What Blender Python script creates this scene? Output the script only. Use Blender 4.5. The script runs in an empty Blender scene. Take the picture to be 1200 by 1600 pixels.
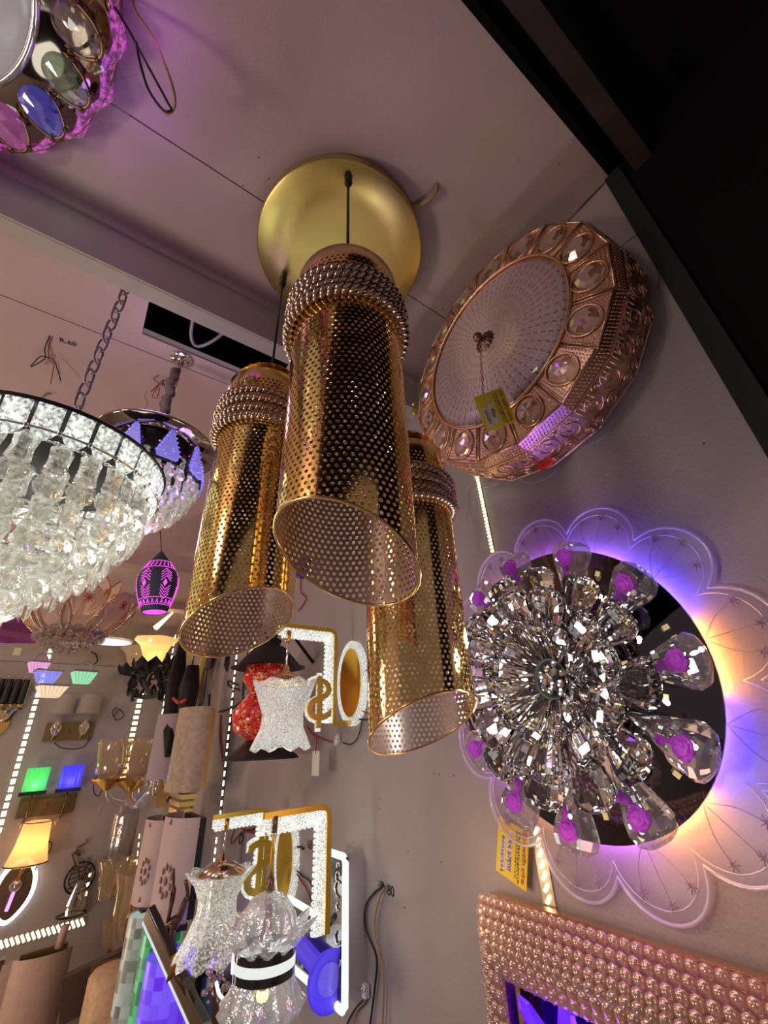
import bpy, bmesh, math, random
from mathutils import Vector, Matrix
random.seed(7)
PI = math.pi
scene = bpy.context.scene
COL = scene.collection

# ------------------------------------------------------------------ camera
F_PX = 654.85
RIGHT = Vector((0.811264, 0.0, 0.0)); A, B_, C_ = -0.501919416, -0.623267968, -0.0434714191
def _rot():
    Rx = Matrix(((1, 0, 0), (0, math.cos(A), -math.sin(A)), (0, math.sin(A), math.cos(A))))
    Ry = Matrix(((math.cos(B_), 0, math.sin(B_)), (0, 1, 0), (-math.sin(B_), 0, math.cos(B_))))
    Rz = Matrix(((math.cos(C_), -math.sin(C_), 0), (math.sin(C_), math.cos(C_), 0), (0, 0, 1)))
    return Rz @ Rx @ Ry
_R = _rot()
MW = Matrix((_R @ Vector((1, 0, 0)), _R @ Vector((0, 0, 1)), _R @ Vector((0, -1, 0))))   # camera ray -> room
cd = bpy.data.cameras.new('camera'); cam = bpy.data.objects.new('camera', cd); COL.objects.link(cam)
cd.sensor_fit = 'HORIZONTAL'; cd.sensor_width = 36.0; cd.lens = 36.0 * F_PX / 1200.0
cd.clip_start = 0.02; cd.clip_end = 60
r_, d_, f_ = MW.col[0], MW.col[1], MW.col[2]
cam.matrix_world = Matrix(((r_[0], -d_[0], -f_[0], 0), (r_[1], -d_[1], -f_[1], 0), (r_[2], -d_[2], -f_[2], 0), (0, 0, 0, 1)))
scene.camera = cam
def ray(x, y): return MW @ Vector(((x - 600) / F_PX, (y - 800) / F_PX, 1.0))
def onX(x, y, v): q = ray(x, y); return q * (v / q.x)
def onY(x, y, v): q = ray(x, y); return q * (v / q.y)
def onZ(x, y, v): q = ray(x, y); return q * (v / q.z)
def at(x, y, d): return ray(x, y) * d

# ------------------------------------------------------------------ world, exposure, render feel
w = bpy.data.worlds.new('night'); scene.world = w; w.use_nodes = True
w.node_tree.nodes['Background'].inputs[0].default_value = (0.60, 0.46, 0.47, 1)
w.node_tree.nodes['Background'].inputs[1].default_value = 0.27
vs = scene.view_settings
vs.view_transform = 'Standard'; vs.look = 'None'; vs.gamma = 1.0; vs.use_curve_mapping = False
vs.exposure = -0.15
cy = scene.cycles
cy.use_denoising = True
cy.max_bounces = 10; cy.diffuse_bounces = 3; cy.glossy_bounces = 5; cy.transmission_bounces = 8; cy.transparent_max_bounces = 14
cy.caustics_reflective = False; cy.caustics_refractive = False
cy.sample_clamp_indirect = 4.0

XW, ZC, YB, ZF = 0.656, 1.0, 4.3, -1.55

# ------------------------------------------------------------------ lamps that light the room
def lamp(name, loc, power, col, size=0.05, kind='POINT', parent=None):
    l = bpy.data.lights.new(name, kind); l.energy = power; l.color = col
    if kind == 'POINT': l.shadow_soft_size = size
    else:
        l.shape = 'DISK'; l.size = size
    o = bpy.data.objects.new(name, l); COL.objects.link(o); o.location = loc
    if parent is not None:
        o.parent = parent; o.matrix_parent_inverse = parent.matrix_world.inverted()
    return o

# ------------------------------------------------------------------ materials
MATS = {}
def nm(name):
    m = bpy.data.materials.new(name); m.use_nodes = True
    nt = m.node_tree; p = nt.nodes['Principled BSDF']; MATS[name] = m
    return m, nt, p
def pr(name, col, rough=0.5, metal=0.0, emit=None, es=1.0, bump=None, var=0.0, vscale=12.0, trans=0.0, ior=1.45, spec=None, coat=0.0, alpha=None):
    m, nt, p = nm(name); L = nt.links
    p.inputs['Base Color'].default_value = (*col, 1); p.inputs['Roughness'].default_value = rough
    p.inputs['Metallic'].default_value = metal; p.inputs['IOR'].default_value = ior
    p.inputs['Transmission Weight'].default_value = trans
    p.inputs['Coat Weight'].default_value = coat
    if spec is not None: p.inputs['Specular IOR Level'].default_value = spec
    if emit is not None:
        p.inputs['Emission Color'].default_value = (*emit, 1); p.inputs['Emission Strength'].default_value = es
    if alpha is not None: p.inputs['Alpha'].default_value = alpha
    tc = nt.nodes.new('ShaderNodeTexCoord')
    if var > 0:
        n = nt.nodes.new('ShaderNodeTexNoise'); n.inputs['Scale'].default_value = vscale; n.inputs['Detail'].default_value = 5
        L.new(tc.outputs['Object'], n.inputs['Vector'])
        mx = nt.nodes.new('ShaderNodeMix'); mx.data_type = 'RGBA'
        mx.inputs[6].default_value = (*[c * (1 - var) for c in col], 1); mx.inputs[7].default_value = (*[min(1, c * (1 + var)) for c in col], 1)
        L.new(n.outputs['Fac'], mx.inputs[0]); L.new(mx.outputs[2], p.inputs['Base Color'])
    if bump:
        n2 = nt.nodes.new('ShaderNodeTexNoise'); n2.inputs['Scale'].default_value = bump[0]; n2.inputs['Detail'].default_value = 3
        L.new(tc.outputs['Object'], n2.inputs['Vector'])
        b = nt.nodes.new('ShaderNodeBump'); b.inputs['Strength'].default_value = bump[1]; b.inputs['Distance'].default_value = bump[2] if len(bump) > 2 else 0.002
        L.new(n2.outputs['Fac'], b.inputs['Height']); L.new(b.outputs[0], p.inputs['Normal'])
    return m
def glass(name, col=(1, 1, 1), rough=0.0, ior=1.5):
    m = bpy.data.materials.new(name); m.use_nodes = True; nt = m.node_tree; nt.nodes.clear()
    o = nt.nodes.new('ShaderNodeOutputMaterial'); g = nt.nodes.new('ShaderNodeBsdfGlass')
    g.inputs['Color'].default_value = (*col, 1); g.inputs['Roughness'].default_value = rough; g.inputs['IOR'].default_value = ior
    nt.links.new(g.outputs[0], o.inputs[0]); MATS[name] = m; return m
def clear(name, tint=(1, 1, 1), gl=(1, 1, 1), dif=(0.9, 0.9, 0.9), kd=0.12, base=0.12, edge=0.6, rough=0.04, emit=None, es=0.0, bump=None, speck=None):
    """clear glass or acrylic sheet: see-through, with reflections growing at grazing angles and a little scatter"""
    m = bpy.data.materials.new(name); m.use_nodes = True; nt = m.node_tree; nt.nodes.clear(); L = nt.links
    o = nt.nodes.new('ShaderNodeOutputMaterial'); t = nt.nodes.new('ShaderNodeBsdfTransparent'); t.inputs[0].default_value = (*tint, 1)
    g = nt.nodes.new('ShaderNodeBsdfGlossy'); g.inputs[0].default_value = (*gl, 1); g.inputs['Roughness'].default_value = rough
    lw = nt.nodes.new('ShaderNodeLayerWeight'); lw.inputs[0].default_value = 0.4
    mr = nt.nodes.new('ShaderNodeMapRange'); mr.inputs[3].default_value = base; mr.inputs[4].default_value = edge
    L.new(lw.outputs['Facing'], mr.inputs[0])
    m1 = nt.nodes.new('ShaderNodeMixShader'); L.new(mr.outputs[0], m1.inputs[0]); L.new(t.outputs[0], m1.inputs[1]); L.new(g.outputs[0], m1.inputs[2])
    d = nt.nodes.new('ShaderNodeBsdfDiffuse'); d.inputs[0].default_value = (*dif, 1)
    tl = nt.nodes.new('ShaderNodeBsdfTranslucent'); tl.inputs[0].default_value = (*dif, 1)
    dm = nt.nodes.new('ShaderNodeMixShader'); dm.inputs[0].default_value = 0.5; L.new(d.outputs[0], dm.inputs[1]); L.new(tl.outputs[0], dm.inputs[2])
    m2 = nt.nodes.new('ShaderNodeMixShader'); m2.inputs[0].default_value = kd; L.new(m1.outputs[0], m2.inputs[1]); L.new(dm.outputs[0], m2.inputs[2])
    out = m2
    if emit:  # lit look painted into the glass as a glow of its own
        e = nt.nodes.new('ShaderNodeEmission'); e.inputs[0].default_value = (*emit, 1); e.inputs[1].default_value = es
        a = nt.nodes.new('ShaderNodeAddShader'); L.new(m2.outputs[0], a.inputs[0]); L.new(e.outputs[0], a.inputs[1]); out = a
    if speck:   # bubbles and ribs in the glass: scatter and painted glow vary over the surface
        tc = nt.nodes.new('ShaderNodeTexCoord'); n3 = nt.nodes.new('ShaderNodeTexNoise'); n3.inputs['Scale'].default_value = speck; n3.inputs['Detail'].default_value = 2
        L.new(tc.outputs['Object'], n3.inputs['Vector']); r3 = nt.nodes.new('ShaderNodeMapRange')
        r3.inputs[1].default_value = .40; r3.inputs[2].default_value = .62; r3.inputs[3].default_value = kd * .15; r3.inputs[4].default_value = min(1, kd * 2.2)
        L.new(n3.outputs['Fac'], r3.inputs[0]); L.new(r3.outputs[0], m2.inputs[0])
        if emit:
            r4 = nt.nodes.new('ShaderNodeMapRange'); r4.inputs[1].default_value = .42; r4.inputs[2].default_value = .64; r4.inputs[3].default_value = es * .15; r4.inputs[4].default_value = es * 2.4
            L.new(n3.outputs['Fac'], r4.inputs[0]); L.new(r4.outputs[0], e.inputs[1])
    if bump:
        tc = nt.nodes.new('ShaderNodeTexCoord'); n2 = nt.nodes.new('ShaderNodeTexNoise'); n2.inputs['Scale'].default_value = bump[0]
        L.new(tc.outputs['Object'], n2.inputs['Vector']); b = nt.nodes.new('ShaderNodeBump'); b.inputs['Strength'].default_value = bump[1]; b.inputs['Distance'].default_value = bump[2]
        L.new(n2.outputs['Fac'], b.inputs['Height'])
        for q in (g, d, tl): L.new(b.outputs[0], q.inputs['Normal'])
    L.new(out.outputs[0], o.inputs[0]); MATS[name] = m; return m
def emi(name, col, s):
    m = bpy.data.materials.new(name); m.use_nodes = True; nt = m.node_tree; nt.nodes.clear()
    o = nt.nodes.new('ShaderNodeOutputMaterial'); e = nt.nodes.new('ShaderNodeEmission')
    e.inputs[0].default_value = (*col, 1); e.inputs[1].default_value = s; nt.links.new(e.outputs[0], o.inputs[0]); MATS[name] = m; return m

WALL = pr('painted_wall', (0.37, 0.312, 0.288), 0.6, var=0.10, vscale=5, bump=(260, 0.35, 0.0015))
CEIL = pr('painted_ceiling', (0.58, 0.42, 0.385), 0.65, var=0.10, vscale=7, bump=(300, 0.35, 0.0015))
BEAM = pr('beam_paint', (0.50, 0.43, 0.37), 0.45, var=0.12, vscale=9, bump=(60, 0.3, 0.002))
FLOORM = pr('floor_tile', (0.35, 0.32, 0.30), 0.4, var=0.1)
SEAM = pr('seam_gap', (0.10, 0.075, 0.06), 0.9)
BLACK = pr('black_plastic', (0.010, 0.009, 0.009), 0.45)
DARK = pr('dark_steel', (0.006, 0.005, 0.006), 0.8, spec=0.1)
RUSTY = pr('rusty_steel', (0.045, 0.026, 0.020), 0.8, var=0.4, vscale=20)
RAIL = pr('shutter_rail_paint', (0.02, 0.022, 0.023), 0.7, spec=.2)
GOLD = pr('gold_metal', (0.80, 0.56, 0.22), 0.20, 1.0)
GOLDP = pr('polished_gold_sheet', (0.92, 0.63, 0.20), 0.10, 1.0)
GOLDIN = pr('tube_inside_reflection', (0.62, 0.46, 0.38), 0.33, 0.75)  # same gold sheet inside, its pinkish reflection painted into the colour
GOLDB = pr('brushed_gold_plate', (1.0, 0.76, 0.24), 0.32, 1.0, var=0.18, vscale=14, bump=(900, 0.2, 0.0004))
ROPE = pr('champagne_metal_rope', (0.60, 0.45, 0.32), 0.18, 1.0)
LACE = pr('rose_gold_lace', (0.78, 0.52, 0.34), 0.26, 1.0, bump=(500, 0.35, 0.001))
BRONZE = pr('dark_bronze', (0.22, 0.14, 0.08), 0.35, 1.0)
IRON = pr('black_iron', (0.012, 0.010, 0.010), 0.5, 0.3)
CHROME = pr('chrome', (0.78, 0.76, 0.74), 0.08, 1.0)
MIRROR = pr('smoked_mirror', (0.16, 0.15, 0.16), 0.05, 1.0)
MIRRORB = pr('bronze_mirror', (0.42, 0.36, 0.30), 0.05, 1.0)
CHAINM = pr('chain_steel', (0.28, 0.24, 0.25), 0.35, 0.8)
CRYS = glass('cut_crystal', (1, 1, 1), 0.0, 1.55)
GEM = clear('faceted_gem', (0.90, 0.86, 0.82), (1, 0.98, 0.94), (0.8, 0.75, 0.7), 0.06, 0.30, 0.9, 0.02)
PRISM = clear('prism_glass', (0.93, 0.95, 0.93), (1, 1, 1), (0.9, 0.92, 0.88), 0.10, 0.30, 0.85, 0.03, bump=(160, 0.6, 0.004))
RIPPLE = clear('rippled_glass', (0.85, 0.88, 0.85), (1, 1, 1), (0.95, 0.97, 0.92), 0.45, 0.25, 0.7, 0.08, bump=(120, 1.0, 0.006))
PINKPRISM = clear('pink_prism_glass', (0.9, 0.72, 0.92), (1, 0.8, 1), (0.8, 0.4, 0.9), 0.12, 0.30, 0.85, 0.03, bump=(90, 0.4, 0.004), emit=(.6, .15, .9), es=.07, speck=120)  # faint purple glow painted into the prisms
ACRYL = clear('clear_acrylic', (0.96, 0.93, 0.97), (1, 1, 1), (0.9, 0.85, 0.95), 0.10, 0.006, 0.30, 0.28)
ACRYLE = clear('acrylic_edge', (0.8, 0.8, 0.85), (1, 1, 1), (1, 0.97, 1), 0.62, 0.3, 0.8, 0.1)
ACRYLG = clear('clear_acrylic_grey', (0.97, 0.96, 0.96), (1, 1, 1), (0.7, 0.68, 0.68), 0.05, 0.01, 0.22, 0.25)
BUBBLE = clear('bubble_acrylic', (0.93, 0.82, 0.76), (1, 0.88, 0.78), (0.85, 0.62, 0.5), 0.28, 0.16, 0.8, 0.06)
LITACR = clear('edge_lit_acrylic', (0.9, 0.93, 0.9), (1, 1, 1), (1, 1, 0.97), 0.35, 0.2, 0.7, 0.1, emit=(0.95, 1.0, 0.94), es=.36, bump=(500, 1.0, 0.003), speck=420)  # edge glow painted in on top of the nearby lights
LITGLASS = clear('lit_bubble_glass', (0.9, 0.92, 0.9), (1, 1, 1), (0.95, 1, 0.95), 0.17, 0.24, 0.95, 0.04, emit=(0.93, 1.0, 0.93), es=0.15, bump=(330, 1.0, 0.006), speck=330)  # shade brightness partly painted in as glow
LITGLASS2 = clear('lit_ribbed_glass', (0.9, 0.9, 0.85), (1, 1, 1), (0.98, 1, 0.9), 0.17, 0.24, 0.95, 0.04, emit=(0.98, 1.0, 0.86), es=0.14, bump=(260, 1.0, 0.006), speck=210)  # glow painted in here as well
BELLG = clear('clear_bell_glass', (0.93, 0.92, 0.90), (1, 1, 1), (0.8, 0.8, 0.8), 0.10, 0.22, 0.95, 0.03, bump=(90, 0.4, 0.004))
TANGLASS = clear('amber_bell_glass', (0.92, 0.82, 0.70), (1, 0.9, 0.75), (0.78, 0.58, 0.4), 0.32, 0.12, 0.8, 0.07)
FROST = pr('frosted_dome_glass', (0.62, 0.48, 0.46), 0.25, var=0.25, vscale=160, bump=(420, 0.9, 0.003), coat=0.5)
PURPLE = pr('purple_rose', (0.50, 0.05, 0.62), 0.3, bump=(300, 1.0, 0.004), emit=(0.45, 0.05, 0.6), es=0.16)  # faint glow put in to keep the purple strong
YTAG = pr('yellow_tag_card', (0.72, 0.52, 0.03), 0.6)
TAGW = pr('tag_white_panel', (0.62, 0.52, 0.52), 0.7)
INKR = pr('red_ink', (0.45, 0.02, 0.01), 0.7)
INKB = pr('black_ink', (0.02, 0.015, 0.03), 0.8)
REDST = pr('red_sticker', (0.70, 0.03, 0.015), 0.5)
CARDW = pr('cream_card', (0.66, 0.66, 0.52), 0.7)
REDWIRE = pr('red_wire', (0.35, 0.02, 0.03), 0.5)
DKWIRE = pr('black_wire', (0.015, 0.012, 0.015), 0.5)
TANWIRE = pr('tan_wire', (0.42, 0.26, 0.11), 0.5)
GREYWIRE = pr('grey_wire', (0.35, 0.33, 0.33), 0.5)
WHITEP = pr('white_plastic', (0.72, 0.70, 0.66), 0.45)
CLOTH = pr('chain_sleeve_cloth', (0.14, 0.10, 0.06), 0.9, bump=(80, 0.6, 0.004))
ALU = pr('aluminium_strip', (0.45, 0.40, 0.32), 0.4, 0.8)
WOODB = pr('dark_brass_plate', (0.20, 0.14, 0.05), 0.35, 0.6, var=0.3, vscale=20)
E_WARM = emi('warm_led', (1.0, 0.84, 0.42), 7.0)
E_WARM2 = emi('warm_white_led', (1.0, 0.93, 0.70), 6.0)
E_WHITE = emi('white_led', (0.93, 0.97, 1.0), 30.0)
E_WHITE1 = emi('white_diffuser', (0.95, 1.0, 0.96), 1.6)
E_PINK = emi('pink_cutout_light', (1.0, 0.10, 0.85), 1.6)
E_BLUE = emi('blue_led', (0.10, 0.08, 1.0), 6.0)
E_PURP = emi('purple_led', (0.7, 0.1, 1.0), 6.0)
E_GREEN = emi('green_led', (0.1, 1.0, 0.2), 3.0)
E_PINKL = emi('pink_led', (1.0, 0.12, 0.4), 8.0)

# ------------------------------------------------------------------ mesh builder
ID = Matrix.Identity(4)
def T(x, y, z): return Matrix.Translation((x, y, z))
def RX(a): return Matrix.Rotation(a, 4, 'X')
def RY(a): return Matrix.Rotation(a, 4, 'Y')
def RZ(a): return Matrix.Rotation(a, 4, 'Z')
def SC(x, y, z): return Matrix.Diagonal((x, y, z, 1))
def along(a, b):
    a = Vector(a); b = Vector(b); q = (b - a).to_track_quat('Z', 'Y').to_matrix().to_4x4()
    return Matrix.Translation(a) @ q, (b - a).length
class MB:
    def __init__(s): s.v = []; s.f = []; s.sm = []
    def add(s, vs, fs, M=None, smooth=False):
        o = len(s.v)
        for q in vs:
            q = Vector(q)
            s.v.append(tuple(M @ q) if M is not None else tuple(q))
        for q in fs: s.f.append(tuple(i + o for i in q)); s.sm.append(smooth)
        return s
    def box(s, c, d, M=None):
        x, y, z = c; a, b, e = d[0] / 2, d[1] / 2, d[2] / 2
        vs = [(x + i * a, y + j * b, z + k * e) for k in (-1, 1) for j in (-1, 1) for i in (-1, 1)]
        return s.add(vs, [(0, 2, 3, 1), (4, 5, 7, 6), (0, 1, 5, 4), (2, 6, 7, 3), (0, 4, 6, 2), (1, 3, 7, 5)], M)
    def lathe(s, prof, n=24, M=None, mod=None, smooth=True, cap=False, arc=1.0):
        vs = []; full = arc >= 1.0; m = n if full else n + 1
        for j, (r, z) in enumerate(prof):
            for i in range(m):
                a = 2 * PI * arc * i / n; k = mod(a, j / (len(prof) - 1)) if mod else 1.0
                if isinstance(k, tuple): rr, zz = r * k[0], z + k[1]
                else: rr, zz = r * k, z
                vs.append((rr * math.cos(a), rr * math.sin(a), zz))
        fs = []
        for j in range(len(prof) - 1):
            for i in range(n):
                i2 = (i + 1) % m if full else i + 1
                fs.append((j * m + i, j * m + i2, (j + 1) * m + i2, (j + 1) * m + i))
        if cap:
            fs.append(tuple(range(m - 1, -1, -1))); fs.append(tuple((len(prof) - 1) * m + i for i in range(m)))
        return s.add(vs, fs, M, smooth)
    def tube(s, pts, r, n=6, closed=False, M=None, smooth=True):
        P = [Vector(p) for p in pts]; N = len(P); vs = []; fs = []
        up = None
        for i in range(N):
            a = P[i - 1] if (i > 0 or closed) else P[i]; b = P[(i + 1) % N] if (i < N - 1 or closed) else P[i]
            t = (b - a); t = t.normalized() if t.length > 1e-9 else Vector((0, 0, 1))
            if up is None: up = t.orthogonal().normalized()
            up = (up - t * up.dot(t)); up = up.normalized() if up.length > 1e-6 else t.orthogonal().normalized()
            w_ = t.cross(up); rr = r[i] if isinstance(r, (list, tuple)) else r
            for k in range(n):
                an = 2 * PI * k / n; vs.append(P[i] + (up * math.cos(an) + w_ * math.sin(an)) * rr)
        for i in range(N if closed else N - 1):
            i2 = (i + 1) % N
            for k in range(n): fs.append((i * n + k, i * n + (k + 1) % n, i2 * n + (k + 1) % n, i2 * n + k))
        if not closed: fs.append(tuple(range(n - 1, -1, -1))); fs.append(tuple((N - 1) * n + k for k in range(n)))
        return s.add(vs, fs, M, smooth)
    def ball(s, c, r, nu=10, nv=6, M=None, smooth=True, sc=(1, 1, 1)):
        prof = [(max(1e-5, math.sin(PI * j / nv)), -math.cos(PI * j / nv)) for j in range(nv + 1)]
        m = T(*c) @ SC(r * sc[0], r * sc[1], r * sc[2]); m = M @ m if M is not None else m
        return s.lathe(prof, nu, m, smooth=smooth)
    def ext(s, poly, z0, z1, M=None):
        n = len(poly); vs = [(x, y, z0) for x, y in poly] + [(x, y, z1) for x, y in poly]
        fs = [tuple(range(n - 1, -1, -1)), tuple(range(n, 2 * n))] + [(i, (i + 1) % n, n + (i + 1) % n, n + i) for i in range(n)]
        return s.add(vs, fs, M)
    def band(s, outer, inner, z0, z1, M=None):
        n = len(outer); vs = [(x, y, z0) for x, y in outer] + [(x, y, z0) for x, y in inner] + [(x, y, z1) for x, y in outer] + [(x, y, z1) for x, y in inner]
        fs = []
        for i in range(n):
            j = (i + 1) % n
            fs += [(i, n + i, n + j, j), (2 * n + i, 2 * n + j, 3 * n + j, 3 * n + i), (i, j, 2 * n + j, 2 * n + i), (n + i, 3 * n + i, 3 * n + j, n + j)]
        return s.add(vs, fs, M)
    def bar(s, a, b, wx, wy, M=None):
        q, L = along(a, b); q = M @ q if M is not None else q
        return s.box((0, 0, L / 2), (wx, wy, L), q)
    def mesh(s, name):
        me = bpy.data.meshes.new(name); me.from_pydata(s.v, [], s.f); me.update()
        me.polygons.foreach_set('use_smooth', s.sm); return me
    def build(s, name, m, parent=None, loc=None):
        return link(name, s.mesh(name), m, parent, loc)
def link(name, me, m, parent=None, M=None):
    if m is not None and not me.materials: me.materials.append(m)
    o = bpy.data.objects.new(name, me); COL.objects.link(o)
    if parent is not None: o.parent = parent
    if M is not None: o.matrix_local = M
    return o
def thing(name, label, cat, M, group=None):
    o = bpy.data.objects.new(name, None); COL.objects.link(o); o.empty_display_size = 0.03
    o.matrix_world = M if isinstance(M, Matrix) else Matrix.Translation(M)
    o['label'] = label; o['category'] = cat
    if group: o['group'] = group
    return o
def tag(o, label, cat, group=None):
    o['label'] = label; o['category'] = cat
    if group: o['group'] = group
    return o
def st(o): o['kind'] = 'structure'; return o
def dup(src, M, label=None, group=None):
    r = src.copy(); COL.objects.link(r); r.matrix_world = M
    if label: r['label'] = label
    if group: r['group'] = group
    for ch in list(src.children):
        c = ch.copy(); COL.objects.link(c); c.parent = r
        for g in list(ch.children):
            d = g.copy(); COL.objects.link(d); d.parent = c
    return r
def fR(Y, Z, X=XW): return Matrix(((0, 0, -1, X), (-1, 0, 0, Y), (0, 1, 0, Z), (0, 0, 0, 1)))
def fB(X, Z, Y=YB): return Matrix(((1, 0, 0, X), (0, 0, -1, Y), (0, 1, 0, Z), (0, 0, 0, 1)))
def text(body, size, M, mat, name, parent, ext=0.0004, align='CENTER'):
    cu = bpy.data.curves.new(name, 'FONT'); cu.body = body; cu.size = size; cu.extrude = ext; cu.align_x = align; cu.align_y = 'CENTER'
    cu.resolution_u = 3
    o = bpy.data.objects.new('tmp', cu); COL.objects.link(o)
    dg = bpy.context.evaluated_depsgraph_get(); me = bpy.data.meshes.new_from_object(o.evaluated_get(dg))
    bpy.data.objects.remove(o); me.materials.clear(); me.name = name
    return link(name, me, mat, parent, M)
def arc(c, r, a0, a1, n, ax=(1, 0, 0), ay=(0, 1, 0)):
    c = Vector(c); ax = Vector(ax); ay = Vector(ay)
    return [c + ax * (r * math.cos(a0 + (a1 - a0) * i / n)) + ay * (r * math.sin(a0 + (a1 - a0) * i / n)) for i in range(n + 1)]
def spline(P, k=6):
    P = [Vector(p) for p in P]; out = []
    for i in range(len(P) - 1):
        p0 = P[max(i - 1, 0)]; p1 = P[i]; p2 = P[i + 1]; p3 = P[min(i + 2, len(P) - 1)]
        for j in range(k):
            t = j / k
            out.append(0.5 * ((2 * p1) + (p2 - p0) * t + (2 * p0 - 5 * p1 + 4 * p2 - p3) * t * t + (3 * p1 - p0 - 3 * p2 + p3) * t ** 3))
    return out + [P[-1]]
def spiral(c, r0, r1, a0, turns, n, z=0.0):
    return [(c[0] + (r0 + (r1 - r0) * i / n) * math.cos(a0 + 2 * PI * turns * i / n), c[1] + (r0 + (r1 - r0) * i / n) * math.sin(a0 + 2 * PI * turns * i / n), z) for i in range(n + 1)]

# ================================================================== THE SETTING
def slab(name, c, d, m): return st(MB().box(c, d).build(name, m))
X0 = -2.6
# ceiling with a rectangular service opening behind the beam
ox0, ox1, oy0, oy1 = -0.078, 0.30, 0.80, 0.985
cz = 0.004
mb = MB()
mb.box(((X0 + XW) / 2, (0.065 + oy0) / 2, ZC + cz), (XW - X0, oy0 - 0.065, 2 * cz))
mb.box(((X0 + XW) / 2, (oy1 + YB) / 2, ZC + cz), (XW - X0, YB - oy1, 2 * cz))
mb.box(((X0 + ox0) / 2, (oy0 + oy1) / 2, ZC + cz), (ox0 - X0, oy1 - oy0, 2 * cz))
mb.box(((XW + ox1) / 2, (oy0 + oy1) / 2, ZC + cz), (XW - ox1, oy1 - oy0, 2 * cz))
st(mb.build('ceiling', CEIL))
mb = MB().box(((ox0 + ox1) / 2, (oy0 + oy1) / 2, ZC + 0.26), (0.6, 0.4, 0.02)); mb.box((ox0 - .01, .9, ZC + .15), (.01, .3, .22)); mb.box((ox1 + .01, .9, ZC + .15), (.01, .3, .22))
mb.box((0.1, oy0 - .01, ZC + .15), (.5, .01, .22)); mb.box((0.1, oy1 + .01, ZC + .15), (.5, .01, .22))
st(mb.build('trim_1', DARK))
slab('wall_right', (XW + 0.05, (0.07 + YB) / 2, (ZF + ZC) / 2 + .02), (0.1, YB - 0.07, ZC - ZF + .04), WALL)
slab('wall_back', ((X0 + XW) / 2, YB + 0.05, (ZF + ZC) / 2), (XW - X0 + .2, 0.1, ZC - ZF), WALL)
slab('wall_left', (X0 - 0.05, YB / 2, (ZF + ZC) / 2), (0.1, YB, ZC - ZF), WALL)
slab('floor', ((X0 + 1.2) / 2, 1.2, ZF - 0.03), (1.2 - X0, 6.4, 0.06), FLOORM)
# dropped beam
mb = MB().box(((X0 + XW) / 2, 0.727, 0.9285), (XW - X0, 0.038, 0.143))
mb.box(((X0 + XW) / 2, 0.7045, 0.985), (XW - X0, 0.008, 0.03)); mb.box(((X0 + XW) / 2, 0.7055, 0.863), (XW - X0, 0.006, 0.010))
st(mb.build('trim_2', BEAM))
# plaster and panel seams
def crack(name, pts, r, k=4, jit=0.002):
    q = spline(pts, k); q = [p + Vector((random.uniform(-jit, jit), random.uniform(-jit, jit), 0)) for p in q]
    return st(MB().tube(q, r, 4).build(name, SEAM))
crack('trim_3', [(x, 0.497, ZC) for x in (-1.2, -.6, -.2, .1, .3, .5, .655)], 0.0012, 8, .0008)
crack('trim_4', [(x, 1.045, ZC) for x in (-1.2, -.6, -.2, .1, .3, .5, .655)], 0.0012, 6, .0008)
crack('trim_5', [(XW - .001, y, ZC - .001) for y in (.07, .13, .2, .3, .5)], 0.0022, 5, .0012)
q = [onX(*p, XW) for p in ((1005, 363), (990, 370), (975, 382), (960, 392))]
st(MB().tube(q, [.0016, .0012, .0009, .0004], 4).build('trim_6', SEAM))
crack('trim_7', [(x, YB - .001, 0.641) for x in (-1.2, -.6, 0, .4, .655)], 0.0022, 4, .0)
# shop front: lintel, dark shutter housing, rusty angle bar, guide rail
slab('trim_8', (-0.4, -0.45, 1.06), (4.4, 1.029, 0.06), DARK)  # dark canopy over the street, added to block the world light
slab('trim_9', (XW + 0.25, -0.42, 0.0), (0.5, 0.97, 2.2), DARK)  # dark outer pillar, likewise added against the world light
mb = MB().box((-0.6, 0.012, 0.955), (2.9, 0.032, 0.008)); mb.box((0.77, 0.012, 0.955), (0.16, 0.030, 0.010))
st(mb.build('trim_10', RUSTY))
slab('trim_11', (XW - .006, 0.058, -0.25), (0.014, 0.03, 2.48), RAIL)
mb = MB().box((-1.0, 0.0585, 1.0395), (3.3, 0.013, 0.08)); st(mb.build('trim_12', DARK))
# ceiling duct at the back of the right wall
mb = MB().box((0.27, 2.85, 0.955), (0.56, 0.62, 0.09)); mb.box((0.27, 3.2, 0.93), (0.62, .1, .14)); st(mb.build('trim_13', CEIL))

# nail holes and stains
mb = MB()
for p in [(678, 1209), (686, 1210), (709, 1212), (593, 1248), (593, 1264), (638, 1330), (690, 1347), (553, 1316), (587, 1183), (632, 1418), (1100, 693)]:
    mb.ball(onX(*p, XW), 0.0016, 6, 4)
for p in [(404, 246), (420, 279), (692, 483), (872, 256), (380, 290)]: mb.ball(onZ(*p, ZC), 0.0016, 6, 4)
st(mb.build('trim_14', SEAM))

# ================================================================== PENDANT CLUSTER
CC = (0.264, 0.4925); RC = 0.182; RT = 0.0735
pend = thing('pendant_lamp', 'gold ceiling lamp of three perforated slant-cut tubes hanging from a round gold canopy', 'pendant lamp', T(CC[0], CC[1], ZC))
mb = MB().lathe([(RC - .004, 0.0), (RC - .004, -.004), (RC, -.006), (RC, -.028), (RC + .0015, -.031), (RC - .002, -.034), (RC * .6, -.0345), (.0005, -.0345)], 96)
mb.build('canopy', GOLDB, pend)
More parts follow.
